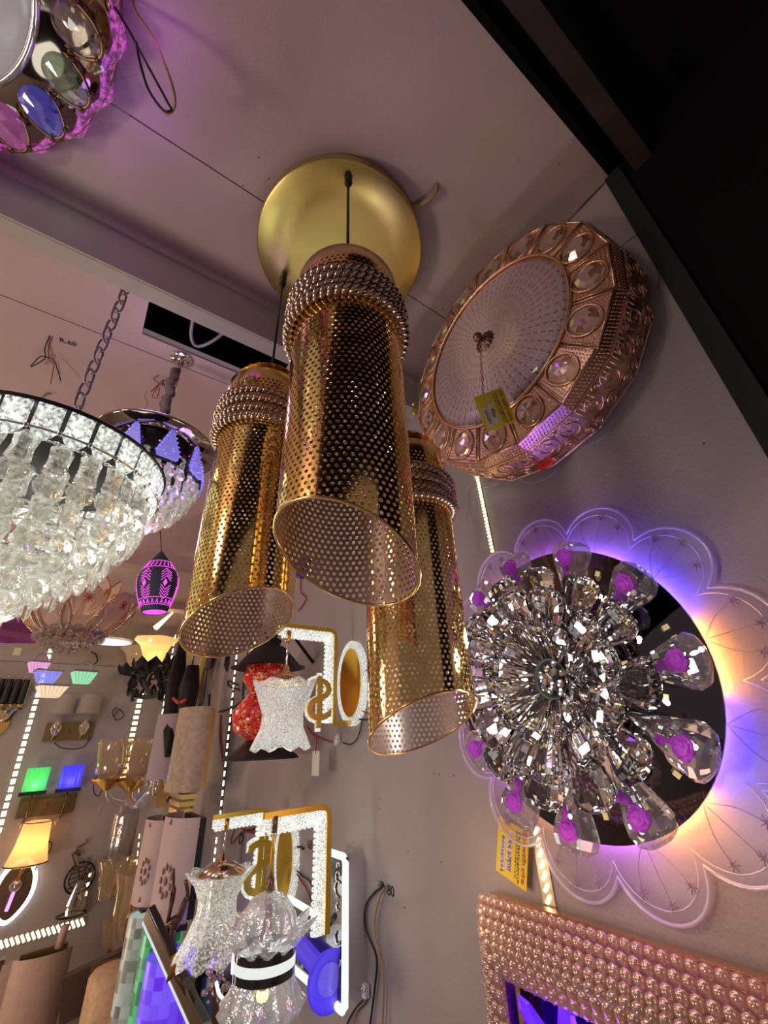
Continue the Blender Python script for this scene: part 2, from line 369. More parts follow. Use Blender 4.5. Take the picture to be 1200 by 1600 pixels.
# the perforated tube, cut on a slant
def perf_mesh():
    N, ROWS = 60, 62; w_ = 2 * PI * RT / N; h_ = w_ * 0.866; ztop = 0.405; hr = w_ * 0.29
    vid = {}; V = []; Fc = []
    def vert(key, co):
        if key not in vid: vid[key] = len(V); V.append(co)
        return vid[key]
    def P(u, z): a = u / RT; return (RT * math.cos(a), RT * math.sin(a), z)
    for r in range(ROWS + 6):
        z = ztop - (r + .5) * h_; off = 0.5 * (r % 2)
        for c in range(N):
            u = (c + off) * w_; i2 = int(round(2 * (c + off)))
            outer = []
            for (di, dj) in ((1, 0), (1, 1), (0, 1), (-1, 1), (-1, 0), (-1, -1), (0, -1), (1, -1)):
                key = ((i2 + di) % (2 * N), 2 * r - dj)
                outer.append(vert(key, P(u + di * w_ / 2, z + dj * h_ / 2)))
            inner = []
            for k in range(8):
                a = PI / 4 * k; V.append(P(u + hr * math.cos(a), z + hr * math.sin(a))); inner.append(len(V) - 1)
            for k in range(8):
                k2 = (k + 1) % 8; Fc.append((outer[k], outer[k2], inner[k2], inner[k]))
    me = bpy.data.meshes.new('shade'); me.from_pydata(V, [], Fc); me.update()
    bm = bmesh.new(); bm.from_mesh(me)
    # solid collar above the holes
    n = 60; ring0 = []; ring1 = []
    top = bmesh.new()
    nrm = Vector((-0.47, 0, 1)).normalized()          # low side towards +x : z = -0.47 x ... cut keeps z above the plane
    nrm = Vector((0.47, 0, 1)).normalized()
    geom = bm.verts[:] + bm.edges[:] + bm.faces[:]
    bmesh.ops.bisect_plane(bm, geom=geom, plane_co=(0, 0, 0), plane_no=nrm, clear_inner=True)
    bmesh.ops.recalc_face_normals(bm, faces=bm.faces[:])
    bmesh.ops.solidify(bm, geom=bm.faces[:], thickness=0.0009)
    top.free()
    bm.normal_update()
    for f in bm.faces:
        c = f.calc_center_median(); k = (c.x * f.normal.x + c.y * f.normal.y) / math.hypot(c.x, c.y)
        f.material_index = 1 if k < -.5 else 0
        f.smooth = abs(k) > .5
    for e in bm.edges: e.smooth = all(f.smooth for f in e.link_faces)
    bm.to_mesh(me); bm.free()
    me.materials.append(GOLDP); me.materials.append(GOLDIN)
    return me
perf = perf_mesh()
collar = MB().lathe([(RT, .404), (RT, .428), (RT - .003, .432), (.050, .4335), (.048, .438), (.046, .446), (.043, .450), (.0005, .451)], 60).mesh('top_cap')
rim = MB().tube([(RT * math.cos(a), RT * math.sin(a), -0.47 * RT * math.cos(a)) for a in [2 * PI * i / 72 for i in range(72)]], 0.0018, 6, True).mesh('rim')
mb = MB(); nt_ = 26
for k in range(4):
    zc = .368 - .0165 * k; R0 = RT + .0050 + (.0012 if k % 2 else 0)
    for s in (0, 1):
        pts = []
        for i in range(nt_ * 10):
            a = 2 * PI * i / (nt_ * 10); ph = a * nt_ + s * PI + k * 1.3
            rr = R0 + .0040 * math.cos(ph); pts.append((rr * math.cos(a), rr * math.sin(a), zc + .0040 * math.sin(ph) + .004 * math.sin(a + k)))
        mb.tube(pts, .0047, 6, True)
rope = mb.mesh('rope_band')
mb = MB().lathe([(.030, .4525), (.052, .455), (.062, .452)], 48, mod=lambda a, t: (1 + .03 * math.sin(22 * a) * t, .002 * math.sin(22 * a) * t)).tube([(.052 * math.cos(2 * PI * i / 48), .052 * math.sin(2 * PI * i / 48), .460) for i in range(48)], .003, 6, True); crimp = mb.mesh('crimped_washer')
grip = MB().lathe([(.0005, 0), (.007, -.001), (.0085, -.012), (.0065, -.022), (.008, -.034), (.0035, -.046), (.0005, -.047)], 12).mesh('cord_grip')
bulbh = MB().lathe([(.0005, .448), (.02, .446), (.02, .39), (.016, .385), (.0005, .384)], 20).mesh('lamp_holder')
for (x, y, z0, az) in ((0.1978, 0.345, 0.167, 8), (0.173, 0.601, 0.154, 113), (0.402, 0.491, 0.019, 92)):
    M = T(x - CC[0], y - CC[1], z0 - ZC) @ RZ(math.radians(az - (180 if az > 90 and False else 0)))
    # low side direction: centre tube towards +x, the other two towards +y
    s = link('shade', perf, None, pend, M)
    link('top_cap', collar, GOLD, s); link('rim', rim, GOLD, s); link('rope_band', rope, ROPE, s); link('lamp_holder', bulbh, BLACK, s)
    if y > .4: link('crimped_washer', crimp, GOLD, s)
    zt = z0 + .45 - ZC
    c = MB().tube([(x - CC[0], y - CC[1], -.034), (x - CC[0], y - CC[1], zt)], .0026, 8).build('cord', BLACK, pend)
    link('cord_grip', grip, BLACK, c, T(x - CC[0], y - CC[1], -.034))
# feed wire from the ceiling hole into the canopy
q = [onZ(682, 288, ZC), onZ(681, 300, ZC - .012), onZ(668, 313, ZC - .016), onZ(652, 322, ZC - .010), onZ(640, 326, ZC - .012)]
tag(MB().tube(spline(q), .0044, 8).build('feed_wire', TANWIRE), 'tan feed wire running from a ceiling hole into the round gold canopy', 'wire')

# ================================================================== MEDALLION LAMP ON THE RIGHT WALL
def price_tag(M, wd, hg, label, lines, heading, roll=0.0, hole=True):
    t = thing('price_tag', label, 'price tag', M)
    r = []
    mb = MB().box((0, 0, 0), (wd, hg, .0006)); mb.build('card', YTAG, t)
    p = MB().box((-wd * .30, -hg * .13, .0005), (wd * .17, hg * .56, .0004)); p.box((-wd * .08, -hg * .08, .0005), (wd * .17, hg * .56, .0004)); p.build('writing_panel', TAGW, t)
    R = RZ(-PI / 2)
    text(heading, wd * .15, T(wd * .36, 0, .0005) @ R, INKR, 'printed_heading', t, .0002)
    pl = MB(); rr_ = random.Random(5)     # the small print is too fine to read: broken dark lines
    for xx in (.23, .19, .13):
        yy = .42
        while yy > -.42:
            l_ = rr_.uniform(.02, .06); pl.box((wd * xx, hg * (yy - l_ / 2), .0004), (wd * rr_.uniform(.018, .034), hg * l_, .0002)); yy -= l_ + rr_.uniform(.012, .03)
    pl.build('small_print', INKB, t)
    text(lines[0], wd * .19, T(-wd * .08, -hg * .08, .0009) @ R, INKB, 'handwriting', t, .0002)
    text(lines[1], wd * .17, T(-wd * .30, -hg * .13, .0009) @ R, INKB, 'handwriting', t, .0002)
    if hole: MB().lathe([(.0005, 0), (wd * .055, 0)], 12, T(-wd * .06, hg * .32, .0006)).build('punch_hole', TAGW, t)
    return t
MY, MZ = 0.341, 0.694
RO, RD = 0.242, 0.176
med = thing('wall_lamp', 'round rose-gold filigree lamp with a ring of oval crystals around a frosted dome', 'wall lamp', fR(MY, MZ))
z_out, z_in = .116, .128
NP = 16
def trap(r0, r1, z0, z1, a):   # corner points of one panel, flat, local frame with panel centre on +X
    h = PI / NP * .985
    return [(r0 * math.cos(h), -r0 * math.sin(h), z0), (r1 / math.cos(h) * math.cos(h), -r1 * math.sin(h) / math.cos(h), z1), (r1, r1 * math.sin(h) / math.cos(h), z1), (r0 * math.cos(h), r0 * math.sin(h), z0)]
mb = MB(); c = trap(RD - .004, RO, z_in, z_out, 0)
mb.add([*c, *[(x, y, z - .004) for x, y, z in c]], [(0, 1, 2, 3), (7, 6, 5, 4), (0, 4, 5, 1), (1, 5, 6, 2), (2, 6, 7, 3), (3, 7, 4, 0)])
def onp(u, v):   # u radial 0..1, v tangential -1..1
    r = RD - .002 + (RO - RD) * u; h = math.tan(PI / NP) * r * .95
    return (r, v * h, z_in + (z_out - z_in) * u + .0012)
for i in range(11):
    for j in range(14):
        u, v = (i + .5) / 11, -1 + 2 * (j + .5) / 14
        if ((u - .5) / .43) ** 2 + (v / .62) ** 2 > 1.05:
            p = onp(u, v * .96); mb.ball(p, .00125, 5, 3)
for v in (-.98, .98): mb.tube([onp(.0, v), onp(.5, v), onp(1, v)], .0016, 5)
mb.tube([onp(1, -1), onp(1, 1)], .0018, 5)
cx, cyy, czz = onp(.5, 0)
mb.tube([(cx + .0285 * math.cos(a), .0265 * math.sin(a), czz + .001 - .1818 * .0285 * math.cos(a)) for a in [2 * PI * i / 30 for i in range(30)]], .0018, 5, True)
panel_me = mb.mesh('filigree_panel')
gem_me = MB().lathe([(1, 0), (.86, .22), (.55, .38), (.0005, .42)], 10, SC(.026, .024, .022), smooth=False).mesh('oval_crystal')
mb = MB()
h = PI / NP
c = [(RO, -RO * math.tan(h), z_out), (RO, RO * math.tan(h), z_out), (RO * 1.03, RO * 1.03 * math.tan(h), .05), (RO * 1.0, RO * 1.0 * math.tan(h), .012), (RO * 1.0, -RO * 1.0 * math.tan(h), .012), (RO * 1.03, -RO * 1.03 * math.tan(h), .05)]
mb.add(c, [(0, 1, 2, 5), (5, 2, 3, 4)])
def ons(u, v):   # u 0..1 depth from the front edge, v -1..1
    z = z_out - (z_out - .012) * u; k = 1 + .03 * (1 - abs(u - .63) / .63)
    return (RO * k + .0014, v * RO * k * math.tan(h), z)
for i in range(3):
    for j in range(16): mb.ball(ons(.06 + .07 * i, -1 + (j + .5 * (i % 2)) / 8), .0016, 5, 3)
def sp(cu, cv, r0, turns, a0):
    pts = []
    for i in range(26):
        rr = r0 * (1 - i / 30); a = a0 + 2 * PI * turns * i / 26
        pts.append(ons(min(1, max(0, cu + rr * math.cos(a))), cv + rr * 2.0 * math.sin(a)))
    mb.tube(pts, .0013, 4)
for (cu, cv, r0, a0) in ((.50, -.5, .22, 0), (.50, .5, .22, PI), (.82, 0, .14, 1), (.36, 0, .10, 2), (.85, -.8, .1, 0), (.85, .8, .1, 3)): sp(cu, cv, r0, 1.7, a0)
mb.tube([ons(.27, -1 + i / 6) for i in range(13)], .0016, 4); mb.tube([ons(.99, -1 + i / 6) for i in range(13)], .0016, 4)
for j in range(12): mb.tube([ons(.30, -1 + j / 6), ons(.96, -1 + (j + 1) / 6)], .0007, 4)
side_me = mb.mesh('filigree_side')
for k in range(NP):
    M = RZ(2 * PI * (k + .5) / NP)
    p = link('filigree_panel', panel_me, LACE, med, M)
    link('oval_crystal', gem_me, GEM, p, T(cx, 0, czz) @ RY(.18))
    link('filigree_side', side_me, LACE, med, M)
st_ = MB().lathe([(RO - .02, .0), (RO - .004, .004), (RO - .004, .012)], 48).build('back_pan', WHITEP, med)
# frosted dome with dotted radial lines
m, nt, p = nm('patterned_dome_glass'); L = nt.links
tc = nt.nodes.new('ShaderNodeTexCoord'); sx = nt.nodes.new('ShaderNodeSeparateXYZ'); L.new(tc.outputs['Object'], sx.inputs[0])
def mt(op, a, b=None, v=None):
    n = nt.nodes.new('ShaderNodeMath'); n.operation = op; L.new(a, n.inputs[0])
    if b is not None: L.new(b, n.inputs[1])
    if v is not None: n.inputs[1].default_value = v
    return n.outputs[0]
ang = mt('ARCTAN2', sx.outputs[1], sx.outputs[0]); sn = mt('SINE', mt('MULTIPLY', ang, v=56.0))
rad = mt('SQRT', mt('ADD', mt('MULTIPLY', sx.outputs[0], sx.outputs[0]), mt('MULTIPLY', sx.outputs[1], sx.outputs[1])))
dots = mt('SINE', mt('MULTIPLY', rad, v=420.0))
line = mt('MULTIPLY', mt('GREATER_THAN', sn, v=.86), mt('GREATER_THAN', dots, v=-.3))
nz = nt.nodes.new('ShaderNodeTexNoise'); nz.inputs['Scale'].default_value = 240; L.new(tc.outputs['Object'], nz.inputs['Vector'])
mx = nt.nodes.new('ShaderNodeMix'); mx.data_type = 'RGBA'; mx.inputs[6].default_value = (.42, .29, .28, 1); mx.inputs[7].default_value = (.64, .49, .47, 1); L.new(nz.outputs['Fac'], mx.inputs[0])
mx2 = nt.nodes.new('ShaderNodeMix'); mx2.data_type = 'RGBA'; mx2.inputs[7].default_value = (.26, .12, .10, 1); L.new(line, mx2.inputs[0]); L.new(mx.outputs[2], mx2.inputs[6]); L.new(mx2.outputs[2], p.inputs['Base Color'])
bp = nt.nodes.new('ShaderNodeBump'); bp.inputs['Strength'].default_value = .8; bp.inputs['Distance'].default_value = .003; L.new(nz.outputs['Fac'], bp.inputs['Height']); L.new(bp.outputs[0], p.inputs['Normal'])
p.inputs['Roughness'].default_value = .3; p.inputs['Coat Weight'].default_value = .4
DOMEM = m
dome = MB().lathe([(RD + .001, 0), (RD, .006), (RD * .93, .013), (RD * .75, .019), (RD * .4, .024), (.0005, .026)], 64).build('glass_dome', DOMEM, med, T(0, 0, .118))
MB().tube([(RD * math.cos(a), RD * math.sin(a), .0) for a in [2 * PI * i / 64 for i in range(64)]], .003, 6, True).build('dome_rim', LACE, med, T(0, 0, .130))
fin = MB().lathe([(.022, .0), (.020, .003), (.010, .008), (.005, .010), (.005, .013), (.0085, .017), (.0095, .022), (.007, .028), (.0005, .030)], 42, mod=lambda a, t: 1 + (.13 * math.cos(14 * a) if t < .3 else 0)).build('finial', BRONZE, med, T(0, 0, .143))
def scallop(n, rc, rp, k=12, a_off=0.0):
    """outline of n round petals of radius rp centred on a circle of radius rc"""
    out = []; half = PI / n
    # angle at which neighbouring petals meet
    s = math.asin(min(1, rc * math.sin(half) / rp)); phi = PI - s - half if False else None
    d = rc * math.cos(half); hgt = math.sqrt(max(0, rp * rp - (rc * math.sin(half)) ** 2)); rj = d + hgt
    for i in range(n):
        a = a_off + 2 * PI * i / n; c0 = (rc * math.cos(a), rc * math.sin(a))
        b0 = math.atan2(rj * math.sin(a - half) - c0[1], rj * math.cos(a - half) - c0[0]); b1 = math.atan2(rj * math.sin(a + half) - c0[1], rj * math.cos(a + half) - c0[0])
        while b1 < b0: b1 += 2 * PI
        for j in range(k): b = b0 + (b1 - b0) * j / k; out.append((c0[0] + rp * math.cos(b), c0[1] + rp * math.sin(b)))
    return out
o1 = scallop(11, .205, .063)
MB().ext(o1, .006, .009).build('scalloped_acrylic', ACRYLG, med)
MB().tube([(x, y, .0075) for x, y in o1], .0018, 5, True).build('acrylic_edge', ACRYLG, med)
ss = MB().box((0, 0, 0), (.030, .024, .0008)).build('price_sticker', REDST, med, T(.0, -.256, .045) @ RX(.35) @ RZ(.1))
ss['label'] = 'red price sticker with handwriting'
text('HEX', .008, T(0, .003, .0005), INKB, 'handwriting', ss, .0001); text('25700', .008, T(0, -.005, .0005), INKB, 'handwriting', ss, .0001)
# its price tag on a twisted string
pc = onX(773, 640, 0.478)
nz_ = Vector((-.60, -.72, -.34)).normalized(); xx_ = Vector((.72, -.60, 0)).normalized(); yy_ = nz_.cross(xx_)
tagM = Matrix(((xx_.x, yy_.x, nz_.x, pc.x), (xx_.y, yy_.y, nz_.y, pc.y), (xx_.z, yy_.z, nz_.z, pc.z), (0, 0, 0, 1))) @ RZ(.27)
price_tag(tagM, .052, .066, 'yellow price tag reading 45W, hung by a red string on the filigree dome lamp', ('45w', '০০২৪০'), 'িনউ লাইিটং হাউজ')
a = onX(752, 540, .500); b = onX(757, 616, .480)
mb = MB()
for s in (0, 1):
    pts = []
    for i in range(60):
        t = i / 59; q = Vector(a).lerp(Vector(b), t) + Vector((-.003 - .0012 * math.cos(t * 40 + s * PI), .0013 * math.sin(t * 40 + s * PI) + .0025 * (s - .5), 0)); pts.append(q)
    mb.tube(pts, .0007, 4)
for s in (-1, 1): mb.tube(spline([a, Vector(a) + Vector((0, s * .004, .010)), Vector(a) + Vector((0, s * .008, .022))]), .0006, 4)
tag(mb.build('tag_string', REDWIRE), 'red and white twisted string tied round the finial of the filigree dome lamp', 'string')

# ================================================================== CRYSTAL FLOWER LAMP
FY, FZ = 0.412, 0.074
flo = thing('wall_lamp', 'crystal flower lamp with purple roses in its outer petals over a dark mirror disc', 'wall lamp', fR(FY, FZ))
zD = .030
MB().lathe([(.17, .003), (.17, zD - .007), (.203, zD - .006), (.203, zD), (.0005, zD)], 72).build('mirror_disc', MIRROR, flo)
o1 = scallop(13, .222, .058, 14, .12)
MB().ext(o1, .010, .014).build('scalloped_acrylic', ACRYL, flo)
mb = MB().tube([(x, y, .012) for x, y in o1], .0022, 6, True)
mb.tube([(x * .965, y * .965, .0142) for x, y in scallop(13, .222, .055, 14, .12)], .0009, 4, True); mb.build('acrylic_edge', ACRYLE, flo)
mb = MB()
for k in range(13):      # engraved flower sprays in every petal
    a = .12 + 2 * PI * k / 13
    for s in (-.12, 0, .13):
        p0 = Vector((.20 * math.cos(a), .20 * math.sin(a), .0145)); p1 = Vector(((.25 + .012 * (s == 0)) * math.cos(a + s), (.25 + .012 * (s == 0)) * math.sin(a + s), .0145)); mid = (p0 + p1) / 2 + Vector((-math.sin(a), math.cos(a), 0)) * s * .05
        mb.tube(spline([p0, mid, p1], 4), .0005, 4)
        for q in range(7):
            b = 2 * PI * q / 7; mb.tube([p1, p1 + Vector((math.cos(b), math.sin(b), 0)) * .007], .0007, 3)
mb.build('engraved_sprays', pr('engraving', (.45, .30, .42), .8), flo)
mb = MB()
chip_m = pr('led_chip', (.75, .5, .15), .5, emit=(1, .78, .4), es=.5); chip_me = MB().box((0, 0, 0), (.008, .006, .002)).mesh('led_chip')
for k in range(36): link('led_chip', chip_me, chip_m, flo, RZ(2 * PI * (k + .5) / 36) @ T(.172 if k % 2 else .142, 0, zD + .001))
for k in range(14): link('led_chip', chip_me, chip_m, flo, RZ(2 * PI * (k + .2) / 14) @ T(.100, 0, zD + .001))
mb = MB()
for k in range(30): a = 2 * PI * (k + random.random() * .6) / 30; r = (.188, .135, .088)[k % 3] + random.uniform(-.012, .012); mb.ball((r * math.cos(a), r * math.sin(a), zD + .005), .0032, 8, 4)
mb.build('white_leds', E_WHITE, flo)
def drop_mesh(L, W, Tk, n=10):
    return MB().lathe([(.06, -.5), (.30, -.30), (.62, -.02), (.92, .22), (1.0, .34), (.86, .44), (.50, .495), (.0005, .5)], n, SC(Tk / 2, W / 2, 1) @ T(0, 0, 0) @ SC(1, 1, L), smooth=False, cap=False).mesh('crystal_petal')
PETALG = clear('rose_petal_glass', (.93, .93, .96), (1, 1, 1), (.9, .9, .95), .07, .22, .95, .02)
petal_big = drop_mesh(.108, .066, .034, 12); petal_mid = drop_mesh(.098, .062, .032, 12); petal_sml = drop_mesh(.074, .044, .024, 10)
mb = MB()
for k in range(9):
    b = 2 * PI * k / 9; mb.tube(spiral((0, 0), .0015, .0085 - .0006 * (k % 3), b, .8, 10, 0), .0016, 4)
mb.ball((0, 0, 0), .007, 8, 5, sc=(1, 1, .5)); mb.tube([(0, -.008, 0), (.002, -.020, 0)], .002, 5); mb.ball((.004, -.016, 0), .004, 6, 4, sc=(1, 1, .5))
rose = mb.mesh('purple_rose')
def petal(me, ang, r, z, tilt, L, with_rose=False, tw=0.0):
    # local: drop long axis Z -> radial direction, tilted outwards
    M = RZ(ang) @ T(r, 0, z) @ RY(PI / 2 - tilt) @ RZ(tw)
    o = link('crystal_petal', me, PETALG if with_rose else CRYS, flo, M)
    if with_rose: 
        ro = link('purple_rose', rose, PURPLE, o, T(.0185, 0, .030) @ RY(PI / 2) @ RZ(PI / 2) @ SC(1.55, 1.55, 1.0)); ro['label'] = 'purple rose ornament'
    return o
outer = [97, 64, 33, -1, -30, -62, -94, -121, -151, 180, 152, 125]
for k, a in enumerate(outer): petal(petal_big, math.radians(a), .158, .056, .20, .085, True, PI)
for k in range(12): petal(petal_mid, math.radians(78 - 30 * k + random.uniform(-4, 4)), .118, .080, .34, .08, False)
for k in range(12): petal(petal_mid, math.radians(93 - 30 * k + random.uniform(-4, 4)), .086, .094, .50, .08, False)
for k in range(12): petal(petal_sml, math.radians(70 - 30 * k + random.uniform(-4, 4)), .056, .090, .75, .06, False)
mb = MB()
for k in range(36):
    a = 2 * PI * k / 36; r1 = (.135, .09, .07)[k % 3]; z1 = (.047, .062, .075)[k % 3]
    mb.box((0, 0, 0), (.010, .0022, .001), RZ(a) @ T(.02, 0, .05)); mb.tube([(.016 * math.cos(a), .016 * math.sin(a), .040), (.03 * math.cos(a), .03 * math.sin(a), .056), (r1 * math.cos(a), r1 * math.sin(a), z1)], .0013, 4)
mb.build('petal_wires', BLACK, flo)
MB().lathe([(.0005, .052), (.016, .052), (.026, .060), (.029, .066), (.026, .062), (.014, .046), (.014, zD), (.0005, zD)], 32).build('centre_cup', IRON, flo)
bt = MB().lathe([(1, 0), (.8, .35), (.4, .5), (.0005, .55)], 8, SC(.0065, .0065, .006), smooth=False).mesh('crystal_button')
for k in range(14):
    a = 2.4 * k; r = .0072 * math.sqrt(k) * .95
    link('crystal_button', bt, GEM if k % 3 else CHROME, flo, T(r * math.cos(a), r * math.sin(a), .066 - .010 * (r / .026) ** 2))
for k in range(4):
    a = 2 * PI * k / 4 + .5
    lamp('flower_glow', fR(FY, FZ) @ Vector((.07 * math.cos(a), .07 * math.sin(a), .16)), 0.42, (.93, .96, 1), .015)
# coloured leds hidden behind the disc, washing over the wall
ringc = [(0.25, .12, 1.0), (.12, .08, 1.0), (1.0, .45, .12), (.10, .06, 1.0), (1, .42, .15), (.55, .15, 1), (1, .45, .2), (.6, .15, 1.0), (.8, .2, .7), (.3, .1, 1), (1, .3, .6), (.5, .15, 1.0)]
mb = MB()
for k, c in enumerate(ringc):
    a = math.radians(62 - 30 * k)
    e = MB().lathe([(.186, .004), (.192, .006), (.196, .013), (.196, .021)], 9, RZ(a - .24), arc=.48 / (2 * PI))
    e.build('rgb_led_segment', emi('rgb_%d' % k, c, (46 if k < 5 else 22) * (.75 if c[0] == 1 else 1)), flo)
# second price tag, flat against the wall below the flower lamp
pc = onX(800, 1331, 0.645)
price_tag(Matrix.Translation(pc) @ fR(0, 0, 0) @ RZ(-.30), .060, .078, 'yellow price tag with handwriting on the wall below the crystal flower lamp', ('৭৭ ৮ায়না', '০০০২৮/২০২'), 'িনউ লাইিটং হাউজ')

# ================================================================== LED STRIPS
def led_strip(label, p0, p1, wd, pitch, m, frame, grp=None, led=(.5, .55), start=0.0, diag=0.0, back=ALU, th=.002):
    a = Vector(p0); b = Vector(p1); L = (b - a).length; q = (b - a).normalized()
    n = {'R': Vector((-1, 0, 0)), 'B': Vector((0, -1, 0))}[frame]; s = q.cross(n).normalized()
    M = Matrix(((s.x, q.x, n.x, a.x), (s.y, q.y, n.y, a.y), (s.z, q.z, n.z, a.z), (0, 0, 0, 1)))
    t = thing('led_strip', label, 'led strip', M)
    MB().box((0, L / 2, th / 2), (wd, L, th)).build('strip_backing', back, t)
    k = int(L / pitch)
    mb = MB()
    for i in range(k): mb.box((0, 0, 0), (wd * led[0], pitch * led[1], .0025), T(0, (i + .5) * pitch, th + .001) @ RZ(diag))
    mb.build('led_row', m, t)
    return t
led_strip('warm led strip hanging down the right wall between the filigree lamp and flower lamp', onX(740, 712, XW), onX(772, 868, XW), .0085, .0085, E_WARM, 'R', led=(.75, .45))
led_strip('warm led strip showing under the flower lamp down to the bubble frame', onX(838, 1290, XW), onX(862, 1425, XW), .022, .0135, E_WARM, 'R', led=(.55, .28), diag=.9)
led_strip('white led strip on dark track between mosaic lantern and the fabric wall lights', onX(372, 1010, XW), onX(344, 1285, XW), .026, .036, E_WARM2, 'R', led=(.45, .55), back=BLACK)
led_strip('white led strip at the corner of the right wall near the floral shades', onX(340, 1305, XW), onX(312, 1560, XW), .02, .034, E_WARM2, 'R', led=(.45, .55))
led_strip('led strip beside the wide tan rail above the fabric wall lights', onX(311, 1045, XW), onX(302, 1128, XW), .035, .045, E_WARM2, 'R', led=(.4, .5))
led_strip('led strip running down behind the black iron bracket', onX(275, 990, XW), onX(234, 1235, XW), .06, .062, E_WARM2, 'R', led=(.5, .5))
led_strip('led strip on the right wall in the shadow of the floral shades', onX(219, 1300, XW), onX(213, 1364, XW), .03, .055, E_WARM, 'R', led=(.35, .45))
led_strip('bright led strip on the back wall left of the plate wall lights', onY(80, 1012, YB), onY(-12, 1335, YB), .03, .046, E_WARM2, 'B', led=(.85, .62))
led_strip('long tilted led strip along the foot of the back wall', onY(-20, 1482, YB), onY(137, 1438, YB), .05, .026, E_WARM, 'B', led=(.9, .5), diag=.5)
led_strip('led strip on the back wall behind the two-arm glass lamp', onY(221, 1082, YB), onY(190, 1225, YB), .05, .042, E_WARM, 'B', led=(.7, .55))
led_strip('faint dotted led strip beside the wire flower vase light', onY(142, 1360, YB), onY(131, 1412, YB), .02, .05, E_WARM, 'B', led=(.6, .45))
mb = MB().bar(onX(319, 1045, XW - .004), onX(308, 1128, XW - .004), .03, .02); tag(mb.build('wall_rail', pr('tan_rail', (.55, .36, .2), .4)), 'tan wooden rail upright on the right wall beside an led strip', 'rail')
mb = MB().bar(onX(222, 1095, 0.650), onX(205, 1170, 0.650), .03, .02); tag(mb.build('wall_rail', MATS['tan_rail']), 'lit yellow rail upright beside the strip behind the two-arm glass lamp', 'rail')

# ================================================================== BUBBLE FRAME LAMP (bottom right)
bx = .070
FRM = fR(0.643, -0.217)
frl = thing('wall_lamp', 'square lamp with bubbled clear frame round a dark window of violet crystals', 'wall lamp', FRM)
W_, B0 = .50, .066
mb = MB()
def rowz(t): return .035 + .045 * math.sin(min(1, t * 1.25) * PI / 2)
NBR = 7
for r in range(NBR):
    t = (r + .5) / NBR; ins = B0 * t; L = W_ - 2 * ins; n = int(L / .0142)
    for i in range(n):
        u = -L / 2 + (i + .5 * (1 + (r % 2)) - .25) * L / n
        for side in range(4):
            if side in (1, 2) and r % 2: pass
            M = T(W_ / 2, -W_ / 2, 0) @ RZ(side * PI / 2) @ T(u, W_ / 2 - ins, rowz(t)) @ RX(.5 - .6 * t)
            mb.ball((0, 0, 0), 1, 8, 5, M @ SC(.0078, .0086, .006))
bub = mb.build('bubble_border', BUBBLE, frl)
mb = MB()
def sq(i): return [(i, -i), (W_ - i, -i), (W_ - i, -W_ + i), (i, -W_ + i)]
mb.band(sq(.002), sq(B0), .006, .022); mb.band(sq(B0 - .004), sq(B0 + .004), .060, .078); mb.build('frame_body', LACE, frl)
MB().box((W_ / 2, -W_ / 2, .045), (W_ - 2 * B0, W_ - 2 * B0, .004)).build('dark_window', pr('dark_violet_mirror', (.05, .02, .10), .08, .9), frl)
VIO = clear('violet_crystal', (.25, .1, 1.0), (.7, .5, 1), (.25, .05, 1), .35, .25, .8, .05, emit=(.18, .02, .95), es=.55)
shard = MB().lathe([(.0005, -.5), (.6, -.35), (1, .05), (.7, .35), (.0005, .5)], 7, SC(.018, .008, .085), smooth=False).mesh('violet_crystal')
for (x, y, a) in ((.105, -.115, .5), (.15, -.10, -.3), (.19, -.12, .2), (.235, -.105, .9), (.285, -.12, -.6), (.12, -.17, 1.2), (.17, -.18, -.9), (.24, -.17, .1), (.33, -.11, .4), (.38, -.12, -.2), (.3, -.18, 1)):
    link('violet_crystal', shard, VIO, frl, T(x, y, .060) @ RZ(a) @ RX(.3) @ RX(PI / 2))
lamp('violet_glow', FRM @ Vector((.17, -.13, .10)), .25, (.35, .08, 1), .03)
lamp('frame_amber', FRM @ Vector((.02, .02, .10)), .22, (1, .66, .36), .03)
lamp('frame_amber', FRM @ Vector((.24, .05, .13)), .20, (1, .60, .42), .04)
lamp('frame_amber', FRM @ Vector((.45, .05, .13)), .20, (1, .60, .45), .04)
# ================================================================== FILL LAMPS (unseen, added to brighten the room; stand-ins for the shop's other lamps)
def ceiling_lamp(x, y, label, p, col, r=.16):  # fixture added out of view as fill for the room
    t = thing('ceiling_lamp', label, 'ceiling lamp', T(x, y, ZC))
    MB().lathe([(r, 0), (r, -.03), (r * .9, -.05), (r * .5, -.06), (.0005, -.062)], 32).build('diffuser', E_WHITE1, t)
    MB().lathe([(r * 1.06, 0), (r * 1.06, -.028), (r, -.032)], 32).build('trim_ring', GOLD, t)
    lamp('bulb', (x, y, ZC - .16), p, col, .12)
ceiling_lamp(-1.25, .42, 'added unseen fill light shaped as a ceiling lamp near the shop front', 13, (1, .84, .80))
ceiling_lamp(-1.5, 1.6, 'added unseen fill light shaped as a ceiling lamp over the left of the shop', 8, (1, .84, .76))
ceiling_lamp(-1.3, 3.2, 'added unseen fill light shaped as a ceiling lamp at the back left', 18, (1, .75, .52))
def fill_floor_lamp(x, y, z, label, p, col):  # added out of view, fills the ceiling with light from below
    t = thing('fill_floor_lamp', label, 'fill lamp', T(x, y, ZF))
    h = z - ZF
    MB().lathe([(.0005, 0), (.16, 0), (.16, .02), (.02, .04), (.0005, .04)], 28).build('base', BRONZE, t)
    MB().tube([(0, 0, .03), (0, 0, h - .02)], .012, 8).build('pole', BRONZE, t)
    MB().lathe([(.19, h - .30), (.13, h - .04)], 32).build('lamp_shade', E_WHITE1, t)
    lamp('bulb', (x, y, z + .02), p, col, .14)
